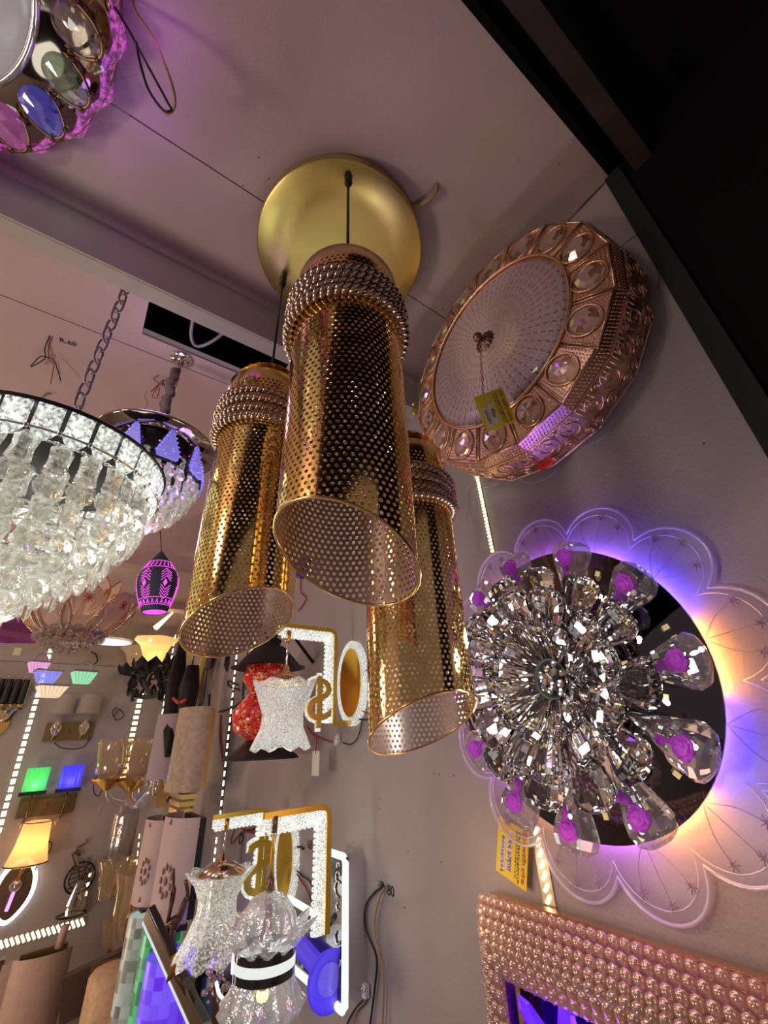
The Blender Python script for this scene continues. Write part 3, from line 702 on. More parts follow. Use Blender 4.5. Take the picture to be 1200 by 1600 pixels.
fill_floor_lamp(-1.45, 1.0, -.35, 'added unseen fill light shaped as a floor lamp at the left', 35, (1, .80, .74))
fill_floor_lamp(-.75, 3.0, -.95, 'added unseen fill light shaped as a floor lamp before the back wall', 24, (1, .74, .50))
# ================================================================== CEILING LAMP, TOP LEFT CORNER
TX, TY = -0.49, 0.40
tl = thing('ceiling_lamp', 'large round ceiling lamp with big oval crystals and pink glowing rippled skirt', 'ceiling lamp', T(TX, TY, ZC))
DIS = pr('dome_diffuser', (.62, .58, .60), .15, emit=(1, .95, .98), es=.12, var=.05)
MB().lathe([(.206, -.062), (.19, -.072), (.12, -.082), (.0005, -.085)], 72).build('dome', DIS, tl)
MB().tube([(.210 * math.cos(a), .210 * math.sin(a), -.062) for a in [2 * PI * i / 80 for i in range(80)]], .0055, 8, True).build('chrome_ring', CHROME, tl)
MB().lathe([(.214, -.060), (.26, -.048), (.292, -.030)], 72).build('mirror_tray', MIRRORB, tl)
ovg = MB().lathe([(1, 0), (.80, .30), (.45, .46), (.0005, .5)], 12, SC(.040, .029, .03), smooth=False).mesh('oval_crystal')
ovr = MB().tube([(.041 * math.cos(a), .030 * math.sin(a), 0) for a in [2 * PI * i / 32 for i in range(32)]], .0026, 6, True)
for k in range(6): a = 2 * PI * k / 6 + .5; ovr.ball((.043 * math.cos(a), .032 * math.sin(a), .001), .005, 7, 4)
ovr = ovr.mesh('claw_setting')
gcol = [GEM, clear('gem_green', (.8, .95, .8), dif=(.4, .9, .3), kd=.18, base=.3, edge=.9), clear('gem_blue', (.55, .55, 1), dif=(.1, .1, 1), kd=.28, base=.3, edge=.9, emit=(.1, .1, 1), es=.14), clear('gem_pink', (1, .6, .9), dif=(1, .3, .8), kd=.22, base=.3, edge=.9, emit=(1, .2, .8), es=.12)]
gems = [ovg.copy() for _ in gcol]
for g, c in zip(gems, gcol): g.materials.append(c)
for k in range(22):
    a = math.radians(1 + 16.36 * k)
    gi = {0: 0, 1: 1, 2: 2, 3: 3}.get(k, k % 4)
    M = RZ(a) @ T(.252, 0, -.052) @ RY(PI + .24)
    o = link('oval_crystal', gems[gi], None, tl, M); link('claw_setting', ovr, BRONZE, o)
mb = MB()
for k in range(44):
    a = 2 * PI * k / 44; mb.lathe([(.016, 0), (.014, .012), (.0005, .018)], 8, RZ(a) @ T(.298, 0, -.014) @ RY(PI / 2), smooth=False)
skirt = clear('pink_rippled_glass', (1, .6, .95), dif=(1, .35, .9), kd=.35, base=.25, edge=.8, emit=(1, .15, .8), es=.20, bump=(160, 1, .006), speck=110)
MB().lathe([(.292, -.032), (.304, -.022), (.306, -.010), (.300, 0)], 88, mod=lambda a, t: 1 + .02 * math.cos(22 * a)).build('rippled_skirt', skirt, tl)
for k in range(6): MB().tube([((.300 + .004 * (k % 2)) * math.cos(a), (.300 + .004 * (k % 2)) * math.sin(a), -.004 - .005 * k) for a in [2 * PI * i / 72 for i in range(72)]], .0008, 4, True).build('wire_hoop', BRONZE, tl)
o1 = scallop(22, .292, .046, 8)
MB().ext(o1, -.007, -.004).build('scalloped_acrylic', ACRYL, tl)
mb = MB(); E_list = [E_PINKL, E_BLUE, E_PURP, E_GREEN]
for k in range(24):
    a = 2 * PI * k / 24; MB().ball((.283 * math.cos(a), .283 * math.sin(a), -.030), .0028, 6, 4).build('led', E_list[k % 4], tl)
for a, c, e in ((12, (.35, .05, 1.0), .25), (-8, (.45, .06, 1.0), .35), (30, (.6, .25, 1), .12), (45, (.3, .8, .4), .05), (62, (.2, .15, 1), .10), (80, (.6, .2, .8), .12)):
    a = math.radians(a); lamp('rgb_led', (TX + .36 * math.cos(a), TY + .36 * math.sin(a), ZC - .06), e * .22, c, .03)
# loop of wires hanging beside it
q = [onZ(172, 0, ZC - .01), onZ(200, 45, .945), onZ(235, 110, .90), onZ(262, 160, .88), onZ(268, 172, .875), onZ(255, 172, .875), onZ(232, 140, .89), onZ(218, 95, .90), onZ(213, 65, .91)]
tag(MB().tube(spline(q), .0020, 6).build('hanging_wire', DKWIRE), 'black wire loop hanging from the ceiling beside the pink-lit ceiling lamp', 'wire')
q = [onZ(205, -5, ZC), onZ(213, 20, .975), onZ(240, 60, .95), onZ(268, 130, .92), onZ(273, 165, .912), onZ(262, 178, .91), onZ(248, 165, .915)]
tag(MB().tube(spline(q), .0022, 6).build('hanging_wire', TANWIRE), 'tan wire loop hanging from the ceiling beside the pink-lit ceiling lamp', 'wire')

# ================================================================== BIG CRYSTAL CHANDELIER
HX, HY, HZ = -0.120, 0.803, 0.444; KS = 0.914
ch = thing('crystal_chandelier', 'large tiered crystal chandelier with white lit rippled glass panels, hung on a steel chain', 'chandelier', T(HX, HY, ZC) @ SC(KS, KS, KS))
z0 = (HZ - ZC) / KS
MB().lathe([(.0005, z0 + .004), (.188, z0 + .004), (.192, z0), (.188, z0 - .004), (.0005, z0 - .004)], 64).build('top_plate', BLACK, ch)
def link_loop(M, m, n=10, r=.0022, a=.0085, b=.018):
    P = [(a * math.cos(t) * 1.0, 0, b * math.sin(t)) for t in [2 * PI * i / n for i in range(n)]]
    return P
def chain(p0, p1, parent, m, pitch=.030, a=.0085, r=.0021):
    p0 = Vector(p0); p1 = Vector(p1); q, L = along(p0, p1); n = int(L / pitch); mb = MB(); b = pitch * .62
    for i in range(n + 1):
        P = []
        for k in range(16):
            t = 2 * PI * k / 16; x, z = math.cos(t), math.sin(t)
            P.append((a * (abs(x) ** .6) * (1 if x > 0 else -1), 0, b * (abs(z) ** .8) * (1 if z > 0 else -1)))
        mb.tube(P, r, 5, True, q @ T(0, 0, i * L / n) @ RZ(PI / 2 * (i % 2) + .6))
    return mb.build('chain', m, parent)
chain((0, 0, -.010), (0, 0, z0 + .020), ch, CHAINM, .034, .0105, .0026)
MB().lathe([(.0005, -.012), (.010, -.010), (.012, 0)], 24).build('ceiling_hook_plate', CHROME, ch)
gp = MB(); seg = 7
vs = []; fs = []
for j in range(9):
    t = j / 8; w2 = .0172 * (1 if t < .68 else math.cos((t - .68) / .32 * PI / 2.4))
    for i in range(seg):
        u = -1 + 2 * i / (seg - 1)
        for s in (0, 1): vs.append((u * w2, (.005 * s) - .004 * (1 - u * u) * (0), -t * .062 + random.uniform(-.0006, .0006)))
idx = lambda j, i, s: (j * seg + i) * 2 + s
for j in range(8):
    for i in range(seg - 1):
        fs.append((idx(j, i, 0), idx(j, i + 1, 0), idx(j + 1, i + 1, 0), idx(j + 1, i, 0))); fs.append((idx(j, i, 1), idx(j + 1, i, 1), idx(j + 1, i + 1, 1), idx(j, i + 1, 1)))
    for i in (0, seg - 1): fs.append((idx(j, i, 0), idx(j + 1, i, 0), idx(j + 1, i, 1), idx(j, i, 1)))
gp.add(vs, fs, None, True); gp = gp.mesh('glass_panel')
RIPL = clear('lit_rippled_glass', (.9, .93, .9), (1, 1, 1), (.95, .97, .92), .45, .3, .8, .08, emit=(.95, 1, .93), es=.34, bump=(110, 1.0, .010), speck=150)  # panel glow painted into the material
for k in range(28):
    a = 2 * PI * k / 28; link('glass_panel', gp, RIPL, ch, RZ(a) @ T(.188, 0, z0 - .004) @ RY(.10) @ RZ(PI / 2))
for rr, zz in ((.186, -.050), (.165, -.055), (.135, -.10), (.10, -.14)):
    mb = MB().tube([(rr * math.cos(a), rr * math.sin(a), z0 + zz) for a in [2 * PI * i / 56 for i in range(56)]], .0022, 5, True)
    for k in range(28): a = 2 * PI * (k + .5) / 28; mb.ball((rr * math.cos(a), rr * math.sin(a), z0 + zz), .0042, 6, 4)
    mb.build('beaded_hoop', CHROME, ch)
mb = MB().tube([(0, 0, z0 + .004), (0, 0, z0 - .20)], .006, 8)
for k in range(6): a = 2 * PI * k / 6; mb.tube([(0, 0, z0), (.188 * math.cos(a), .188 * math.sin(a), z0)], .003, 5); mb.tube([(0, 0, z0 - .10), (.135 * math.cos(a), .135 * math.sin(a), z0 - .10)], .0025, 5)
mb.build('inner_frame', CHROME, ch)
def drop_long(L, w_): 
    mb = MB()
    mb.lathe([(.0005, 0), (.75, -.002), (1, -.010), (.85, -.5 * L), (1, -L * .86), (.0005, -L)], 6, SC(w_, w_ * .6, 1), smooth=False)
    mb.lathe([(1, 0), (.6, .5), (.0005, .7)], 10, T(0, .003, -L - w_ * .6) @ RX(-PI / 2) @ SC(w_ * 1.25, w_ * 1.25, w_ * .6), smooth=False)
    mb.lathe([(1, 0), (.6, .5), (.0005, .7)], 10, T(0, -.003, -L - w_ * .6) @ RX(PI / 2) @ SC(w_ * 1.25, w_ * 1.25, w_ * .6), smooth=False)
    return mb.mesh('crystal_drop')
dA = drop_long(.062, .0165); dB = drop_long(.052, .0145)
LITPR = clear('lit_prism_glass', (.92, .94, .90), (1, 1, 1), (.95, .90, .74), .07, .30, .95, .03, emit=(1, .96, .82), es=.075, bump=(90, .4, .004), speck=120)  # faint warm glow painted into the drops
cnt = 0
for rr, zz, n, me in ((.166, -.052, 26, dA), (.146, -.088, 22, dA), (.122, -.125, 18, dA), (.095, -.160, 13, dB), (.066, -.190, 9, dB), (.036, -.215, 6, dB), (.010, -.235, 2, dB)):
    for k in range(n):
        a = 2 * PI * (k + random.random() * .3) / n; cnt += 1
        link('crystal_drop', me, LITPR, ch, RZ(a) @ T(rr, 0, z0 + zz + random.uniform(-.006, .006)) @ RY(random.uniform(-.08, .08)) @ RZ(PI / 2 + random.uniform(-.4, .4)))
mb = MB()
for k in range(14):
    a = 2 * PI * k / 14; MB().ball((.172 * math.cos(a), .172 * math.sin(a), z0 - .030), .0045, 8, 5).build('led_bulb', E_WHITE, ch)
lamp('chandelier_glow', (HX, HY, HZ + .05), .5, (.97, 1, .93), .08)
lamp('chandelier_glow', (HX + .02, HY - .02, HZ - .33), .9, (1, .95, .86), .06)
lamp('chandelier_glow', (HX + .26, HY - .05, HZ - .10), .6, (1, .97, .9), .06)

# ================================================================== MIRROR DISC CHANDELIER WITH TREE CUT-OUTS
VX, VY, VZ = 0.030, 1.016, 0.676
c2 = thing('crystal_chandelier', 'smaller crystal chandelier under a bronze mirror disc with blue lit tree-shaped crystals', 'chandelier', T(VX, VY, ZC)); z0 = VZ - ZC
MB().lathe([(.028, 0), (.030, -.002), (.030, -.005), (.0005, -.006)], 28).build('hook_plate', CHROME, c2)
mb = MB()
for k in range(5): a = 2 * PI * k / 5; mb.ball((.019 * math.cos(a), .019 * math.sin(a), -.006), .0035, 7, 4, sc=(1, 1, .3))
mb.build('screw_holes', BRONZE, c2)
chain((0, 0, -.006), (.0, 0, z0 + .01), c2, CHAINM, .022, .006, .0016)
q = [(-.008 + .004 * math.sin(i * 1.9), .004 * math.cos(i * 2.3), -.05 - i * .021) for i in range(11)]
MB().tube(spline(q, 3), [.011 + .0035 * math.sin(i * 2.1) for i in range(31)], 10).build('chain_sleeve', CLOTH, c2)
MB().lathe([(.0005, z0 + .004), (.140, z0 + .004), (.142, z0), (.140, z0 - .004), (.0005, z0 - .004)], 64).build('mirror_disc', MIRRORB, c2)
MB().lathe([(.080, z0 - .006), (.092, z0 - .008), (.090, z0 - .055), (.082, z0 - .060), (.080, z0 - .008)], 60).build('black_skirt', BLACK, c2)
tree = [(0, .0)]; 
tr = []
for k in range(6):
    y = -.010 - k * .0105; tr.append((.004 + k * .0031 + .003, y)); tr.append((.004 + k * .0031 + .0005, y - .002))
pts = [(.003, 0)] + tr + [(.018, -.074), (-.018, -.074)] + [(-x, y) for x, y in reversed(tr)] + [(-.003, 0)]
tree_me = MB().ext([(x, y) for x, y in pts], -.003, .003).mesh('crystal_tree')
outl = MB().ext([(x * 1.35, y * 1.12 + .004) for x, y in pts], .0035, .006).mesh('black_backing')
BLUEC = clear('blue_lit_crystal', (.8, .8, 1), (1, 1, 1), (.7, .7, 1), .4, .3, .9, .05, emit=(.30, .25, .95), es=.30, bump=(300, .6, .003))
for k in range(9):
    a = math.radians(-88 + 40 * k + 8)
    M = RZ(a) @ T(.108, 0, z0 - .010) @ RY(-.12) @ SC(1.22, 1.22, 1.15) @ Matrix(((0, 0, -1, 0), (1, 0, 0, 0), (0, 1, 0, 0), (0, 0, 0, 1)))
    o = link('crystal_tree', tree_me, BLUEC, c2, M); link('black_backing', outl, BLACK, o)
    mb = MB()
    for x, y in pts[1:-1:2]: mb.ball((x, y, -.004), .0010, 5, 3)
    for i in range(4): mb.ball((random.uniform(-.01, .01), -.05 - .006 * i, -.004), .0012, 5, 3)
    mb.build('blue_led_rim', E_BLUE, o)
for rr, zz, n, L in ((.108, -.070, 24, .055), (.094, -.105, 20, .055), (.074, -.140, 16, .05), (.050, -.165, 11, .045), (.024, -.185, 6, .045)):
    MB().tube([(rr * math.cos(a), rr * math.sin(a), z0 + zz) for a in [2 * PI * i / 40 for i in range(40)]], .002, 5, True).build('black_hoop', BLACK, c2)
    for k in range(n):
        a = 2 * PI * (k + random.random() * .3) / n
        link('crystal_drop', dB, PINKPRISM, c2, RZ(a) @ T(rr, 0, z0 + zz) @ RZ(PI / 2 + random.uniform(-.4, .4)) @ SC(.8, .8, L / .052 * .75))
mb = MB()
for k in range(16): a = 2 * PI * k / 16; MB().ball((.10 * math.cos(a), .10 * math.sin(a), z0 - .045), .003, 6, 4).build('led', E_list[(k * 3) % 3], c2)
lamp('pink_glow', (VX, VY, VZ - .22), .35, (1, .25, .8), .03)
lamp('blue_glow', (VX + .10, VY - .10, VZ - .14), .22, (.35, .2, 1), .03)
lamp('purple_wash', (VX - .05, VY - .1, VZ + .15), .5, (.62, .42, 1.0), .06)

# ceiling wires and pencil numbers beyond the beam
def squig(name_label, pts, r, m, cat='wire'):
    tag(MB().tube(spline(pts), r, 5).build('loose_wire', m), name_label, cat)
def zp(x, y, dz=0): return onZ(x, y, ZC - dz)
squig('knotted bunch of black wire hanging from a ceiling hole by the big chandelier', [zp(78, 524), zp(70, 545, .01), zp(70, 560, .02), zp(48, 573, .03), (zp(62, 558, .02)), zp(72, 558, .015), zp(85, 565, .02), zp(95, 595, .04)], .0016, DKWIRE)
squig('dark red wire tail in the knot by the big chandelier', [zp(82, 526), zp(76, 540, .005), zp(77, 562, .008), zp(84, 570, .01), zp(79, 600, .02)], .0014, REDWIRE)
squig('short dark wire end poking out of the ceiling above the big chandelier rim', [zp(66, 622), zp(70, 617, .01), zp(76, 614, .01), zp(79, 616, .015)], .0016, DKWIRE)
squig('tangled dark red wire on the ceiling left of the chain hook plate', [zp(248, 586), zp(240, 592, .01), zp(248, 600, .02), zp(236, 612, .03), zp(250, 598, .02), zp(257, 594, .01), zp(246, 606, .03), zp(238, 618, .03), zp(245, 622, .03), zp(249, 606, .02)], .0013, REDWIRE)
squig('tan wire tail below the tangled red wire', [zp(230, 610, .03), zp(226, 620, .03), zp(231, 630, .04), zp(226, 638, .05)], .0014, TANWIRE)
q = [onZ(262, 540, ZC + .05), onZ(266, 520, ZC + .03), onZ(282, 500, ZC + .02)]
tag(MB().tube(spline([(-.02, .80, 1.12), (.02, .86, 1.04), (.035, .93, 1.01), (.06, .95, 1.005), (.10, .90, 1.02), (.14, .83, 1.08)]), .0045, 7).build('service_cable', GREYWIRE), 'grey cable loop inside the dark ceiling opening behind the beam', 'cable')
def ink(s, size, M, label):
    o = text(s, size, M, INKB, 'pencilled_number', None, .0003); tag(o, label, 'wall writing'); return o
FD = Matrix(((1, 0, 0, 0), (0, -1, 0, 0), (0, 0, -1, 0), (0, 0, 0, 1)))
ink('R.60', .022, Matrix.Translation(zp(106, 535, .001)) @ FD @ RZ(.1), 'faint pencilled number on the ceiling beside the knotted black wires')
ink('R2', .020, Matrix.Translation(zp(258, 602, .001)) @ FD @ RZ(.1), 'faint pencilled number on the ceiling beside the tangled red wire')
ink('80', .026, fR(0.947, -0.274) @ T(0, 0, .0006), 'number 80 handwritten on the right wall beside the black cable hole')
ink('68', .030, fR(1.335, -0.243) @ T(0, 0, .0006), 'number 68 handwritten on the wall between the gold arm lights')

# ================================================================== HANGING THINGS FURTHER BACK
# lotus chandelier
LP = at(112, 985, 1.95)
lo = thing('lotus_chandelier', 'lotus-shaped glass chandelier with petals edged in beads over a cluster of crystal balls', 'chandelier', Matrix.Translation(LP))
PET = clear('petal_glass', (.9, .8, .72), (1, .95, .9), (.68, .52, .45), .72, .10, .7, .12, bump=(160, .7, .003))
GOLDT = pr('gold_trim', (.75, .42, .10), .25, 1.0)
def petal_mesh(L, W, curve):
    vs = []; fs = []; nu, nv = 9, 12
    for j in range(nv + 1):
        t = j / nv; wd = W * math.sin(PI * min(1, .12 + .86 * t)) ** .7; x = .25 * L * math.sin(t * PI * .55) * curve + .0; z = L * t
        for i in range(nu + 1):
            u = -1 + 2 * i / nu; vs.append((x - .25 * W * (1 - u * u) * -1 * .5, u * wd, z))
    for j in range(nv):
        for i in range(nu): fs.append((j * (nu + 1) + i, j * (nu + 1) + i + 1, (j + 1) * (nu + 1) + i + 1, (j + 1) * (nu + 1) + i))
    a = MB().add(vs, fs, None, True).mesh('glass_petal')
    edge = [vs[j * (nu + 1)] for j in range(nv + 1)] + [vs[nv * (nu + 1) + nu - 0]] + [vs[j * (nu + 1) + nu] for j in range(nv, -1, -1)]
    e = MB().tube(edge, .0045, 5).mesh('gold_edge')
    b = MB()
    for j in range(0, len(edge) - 1):
        for s in (.25, .75): b.ball(Vector(edge[j]).lerp(Vector(edge[j + 1]), s) + Vector((.008, 0, 0)), .0055, 6, 4)
    fl = MB(); c = Vector(vs[int(nv * .78) * (nu + 1) + nu // 2]) + Vector((.010, .006, 0))
    for k in range(8): aa = 2 * PI * k / 8; fl.tube([c, c + Vector((.002, math.cos(aa), math.sin(aa))) * .022], .0022, 4)
    return a, e, b.mesh('bead_row'), fl.mesh('painted_flower')
pa, pe, pb, pf = petal_mesh(.22, .082, 1.0)
for k in range(9):
    a = 2 * PI * k / 9 - PI / 2 - .55; M = RZ(a) @ T(.105, 0, -.03) @ RY(.36)
    o = link('glass_petal', pa, PET, lo, M); link('gold_edge', pe, GOLDT, o); link('bead_row', pb, GEM, o); link('painted_flower', pf, INKR, o)
for k in range(7):
    a = 2 * PI * k / 7 - 1.2; M = RZ(a) @ T(.05, 0, .09) @ RY(.30) @ SC(.85, .85, .8)
    o = link('glass_petal', pa, PET, lo, M); link('gold_edge', pe, GOLDT, o)
for k in range(11):
    a = 2 * PI * k / 11 + .3; link('gold_arm', MB().tube(spline([(.03, 0, .02), (.10, 0, .05), (.15, 0, .13), (.135, 0, .18), (.12, 0, .165)]), .0045, 6).mesh('gold_arm'), GOLDT, lo, RZ(a))
ballm = MB().lathe([(.0005, -1), (.5, -.86), (.87, -.5), (1, 0), (.87, .5), (.5, .86), (.0005, 1)], 8, SC(.017, .017, .017), smooth=False).mesh('crystal_ball')
k = 0
for rr, zz, n in ((.125, -.035, 20), (.10, -.058, 17), (.07, -.074, 12), (.038, -.084, 7), (.0, -.09, 1), (.13, -.005, 20)):
    for i in range(n): a = 2 * PI * (i + .5 * (k % 2)) / n; link('crystal_ball', ballm, GEM, lo, T(rr * math.cos(a), rr * math.sin(a), zz))
    k += 1
MB().tube([(0, 0, -.03), (0, 0, ZC - LP.z)], .006, 7).build('stem', GOLDT, lo)
MB().lathe([(.06, ZC - LP.z - .02), (.07, ZC - LP.z)], 20).build('ceiling_cup', GOLDT, lo)
MB().lathe([(.12, -.01), (.12, .01), (.0005, .012)], 24).build('base_bowl', GOLDT, lo)
lamp('lotus_glow', (LP.x, LP.y, LP.z + .13), 1.2, (1, .8, .55), .05)
# two white oval lamp panels behind it
for (px, py, d, rx, lbl) in ((95, 1005, 3.1, .16, 'white glowing flat oval lamp panel left behind the lotus chandelier'), (168, 1003, 3.1, .165, 'white glowing flat oval lamp panel right behind the lotus chandelier')):
    p = at(px, py, d); t = thing('panel_lamp', lbl, 'ceiling lamp', Matrix.Translation(p))
    MB().lathe([(rx * .96, 0), (rx, .008), (rx, .014), (.0005, .016)], 40, SC(1, .8, 1)).build('housing', WHITEP, t); MB().lathe([(rx * .94, -.001), (.0005, -.002)], 40, SC(1, .8, 1)).build('diffuser', E_WHITE1, t)
    MB().tube([(0, 0, .014), (0, 0, ZC - p.z)], .006, 6).build('rod', WHITEP, t)
# magenta octagonal lamp at the left edge
p = at(10, 985, 2.35); t = thing('hanging_lamp', 'plum-coloured octagonal hanging lamp at the left edge beside the lotus chandelier', 'hanging lamp', Matrix.Translation(p))
PLUM = clear('plum_glass', (.5, .2, .3), dif=(.42, .12, .26), kd=.75, base=.12, edge=.5, rough=.1)
MB().lathe([(.11, -.05), (.19, -.035), (.20, .0), (.14, .07)], 8, smooth=False).build('shade', PLUM, t)
MB().lathe([(.13, .07), (.12, .13), (.08, .17), (.0005, .19)], 8, smooth=False).build('violet_panes', clear('violet_pane', (.3, .2, 1), dif=(.25, .1, 1), kd=.6, emit=(.25, .1, 1), es=.5), t)
for k in range(8): a = 2 * PI * k / 8; MB().tube([(.20 * math.cos(a), .20 * math.sin(a), 0), (.14 * math.cos(a), .14 * math.sin(a), .07), (.08 * math.cos(a), .08 * math.sin(a), .17)], .004, 4).build('rib', GOLDT, t)
MB().tube([(0, 0, .18), (0, 0, ZC - p.z)], .003, 5).build('cord', BLACK, t)
# egg lantern with pink cut-outs
p = at(247, 908, 2.0); eg = thing('egg_lantern', 'dark egg-shaped lantern with glowing pink zigzag and diamond cut-outs', 'lantern', Matrix.Translation(p) @ RY(-.1))
EGG = pr('slate_lantern', (.05, .075, .10), .6)
def eggr(z): # z in -.15...15
    t = (z + .15) / .30
    return .048 + .040 * math.sin(PI * min(1, max(0, t * .92 + .03))) - (.055 * max(0, t - .55) / .45 * .9)
MB().lathe([(eggr(z), z) for z in [-.15 + .3 * i / 20 for i in range(21)]] + [(.0005, .152)], 40).build('shell', EGG, eg)
MB().lathe([(.0485, -.148), (.0005, -.145)], 32).build('glow_plate', E_PINK, eg)
def onegg(a, z): r = eggr(z) + .0012; return (r * math.cos(a), r * math.sin(a), z)
mb = MB()
def stroke(pts, r=.0018): mb.tube(pts, r, 4)
for k in range(6):
    a0 = -2.35 + k * PI / 3
    for j in range(4):
        for s in (1, -1):
            z1 = .030 + .013 * j; stroke([onegg(a0 - .26, s * (z1 - .020) - .03), onegg(a0, s * (z1 + .002) - .03), onegg(a0 + .26, s * (z1 - .020) - .03)])
    for q in range(5): stroke([onegg(a0 - .13 + .04 * q * .9, -.03 - .016 + abs(q - 2) * .006), onegg(a0 - .13 + .04 * q * .9 + .02, -.03 + .016 - abs(q - 2) * .006)], .003)
for z in (.052 - .0, .088, -.095, -.125):
    stroke([onegg(2 * PI * i / 36, z) for i in range(37)], .0013)
for i in range(22):
    a = 2 * PI * i / 22
    stroke([onegg(a, .058), onegg(a + .10, .080)], .0022); stroke([onegg(a, -.12), onegg(a + .07, -.102), onegg(a + .14, -.12)], .0020)
mb.build('glowing_cutouts', E_PINK, eg)
MB().tube([(0, 0, .15), (-.02, 0, (ZC - p.z))], .002, 5).build('cord', BLACK, eg)
lamp('egg_glow', Vector(p) + Vector((0, 0, -.2)), .12, (1, .2, .9), .04)
# four little basket lamps
def basket(px, py, d, wd, hg, col, lbl, handle=True):
    p = at(px, py, d); t = thing('basket_lamp', lbl, 'basket lamp', Matrix.Translation(p) @ RZ(.25), 'small glowing basket lamps')
    m = clear('basket_' + lbl.split()[0], (.9, .9, .9), dif=col, kd=.7, emit=col, es=.42, bump=(400, .8, .002))
    MB().lathe([(wd * .30, -hg), (wd * .5, 0)], 4, SC(1.3, .9, 1) @ RZ(PI / 4), smooth=False, cap=True).build('basket', m, t)
    MB().lathe([(wd * .53, .0), (wd * .53, hg * .18)], 4, SC(1.3, .9, 1) @ RZ(PI / 4), smooth=False).build('rim_band', GREYWIRE, t)
    mb = MB()
    for i in range(7):
        for s in (-1, 1):
            a = -1 + 2 * i / 6; mb.tube([(a * wd * .26, s * wd * .19, -hg), (a * wd * .45, s * wd * .32, 0)], .0012, 3)
    mb.build('weave', WHITEP, t)
    if handle:
        MB().tube(arc((0, 0, hg * .1), wd * .30, 0, PI, 14, (1, 0, 0), (0, 0, 1.3)), .007, 6).build('handle', pr('basket_handle', (.5, .38, .36), .6) if 'basket_handle' not in MATS else MATS['basket_handle'], t)
    MB().tube([(0, 0, hg * .1 + wd * .38), (0, 0, ZC - p.z)], .0012, 4).build('string', GREYWIRE, t)
basket(62, 1036, 2.55, .115, .055, (.9, .5, .85), 'pink basket lamp with handle, highest of the little basket lamps')
basket(76, 1050, 2.45, .135, .060, (.32, .36, 1.0), 'blue basket lamp, between the pink and the cream basket lamps', False)
basket(82, 1073, 2.35, .150, .055, (1.0, .84, .62), 'cream basket lamp, lowest of the little basket lamps', False)
basket(132, 1051, 2.45, .130, .060, (.42, .92, .60), 'mint green basket lamp with a handle, hanging apart from the others')

# ================================================================== THINGS ON THE BACK WALL
def bell(prof, n, lobes=0, amp=.0): return dict(prof=prof, n=n, mod=(lambda a, t: 1 + amp * math.cos(lobes * a) * t) if lobes else None)
def pairlight(px, py, lbl, shade='drum', plate_w=.30, plate_h=.12):
    c = onY(px, py, YB); t = thing('wall_light', lbl, 'wall light', fB(c.x, c.z) @ RZ(.02))
    mb = MB().box((0, 0, .008), (plate_w, plate_h, .016)); mb.box((0, 0, .018), (plate_w * .8, plate_h * .7, .008)); mb.build('back_plate', WOODB, t)
    p = MB().ball((0, 0, .024), .010, 10, 5); p.build('centre_boss', INKR, t)
    return t
def curly(t, pts, r, m, name='arm'): return MB().tube(spline(pts), r, 6).build(name, m, t)
SHADEC = clear('pale_drum_shade', (.8, .75, .7), dif=(.60, .52, .46), kd=.9, base=.05, edge=.25, rough=.3)
t = pairlight(108, 1143, 'two-arm wall light with pale drum shades on a dark brass plate')
for s in (-1, 1):
    x = s * .085 + .0
    curly(t, [(x, -.03, .02), (x - .01, -.05, .06), (x, .0, .09), (x, .06, .09)], .006, GOLDT)
    MB().lathe([(.010, -.06), (.03, -.03), (.035, .0), (.018, .03), (.008, .05)], 14, T(x, .03, .09) @ RX(-PI / 2)).build('glass_body', BELLG, t)
    MB().lathe([(.075, .0), (.068, .13)], 24, T(x, .115, .09) @ RX(-PI / 2)).build('drum_shade', SHADEC, t)
t = pairlight(73, 1258, 'dark brass two-arm wall light carrying the green and blue lit glass shades', plate_w=.32, plate_h=.12)
for s, c, e in ((-1, (.15, 1, .25), .9), (1, (.08, .06, 1), 1.3)):
    x = s * .10
    curly(t, [(x, -.03, .02), (x - .005, -.08, .06), (x, -.02, .09), (x, .07, .09)], .007, BRONZE)
    MB().lathe([(.0005, 0), (.012, -.01), (.015, -.03), (.0005, -.05)], 8, T(x - .02, -.07, .06) @ RX(-PI / 2), smooth=False).build('crystal_drop', GEM, t)
    MB().box((x, .085, .09), (.15, .022, .07)).build('shade_tray', BLACK, t)
    g = 'green' if s < 0 else 'blue'
    mb = MB()
    for k in range(5): mb.lathe([(.016, 0), (.016, .14)], 10, T(x - .05 + .025 * k, .095, .09) @ RX(-PI / 2))
    sh = mb.build('glass_rods', clear('lit_' + g, (.6, .8, .7), dif=c, kd=.6, emit=c, es=.35, base=.1), t)
    MB().box((x, .165, .125), (.15, .14, .004)).build('front_pane', ACRYLG, t)
    MB().ball((x, .13, .09), .028, 10, 6, sc=(1, 1.3, .6)).build('bulb', emi('bulb_' + g, c, 2.2), t)
    lamp('shade_glow', fB(onY(73, 1258, YB).x, onY(73, 1258, YB).z) @ Vector((x, .14, .16)), .2 if s < 0 else 1.0, c, .03)
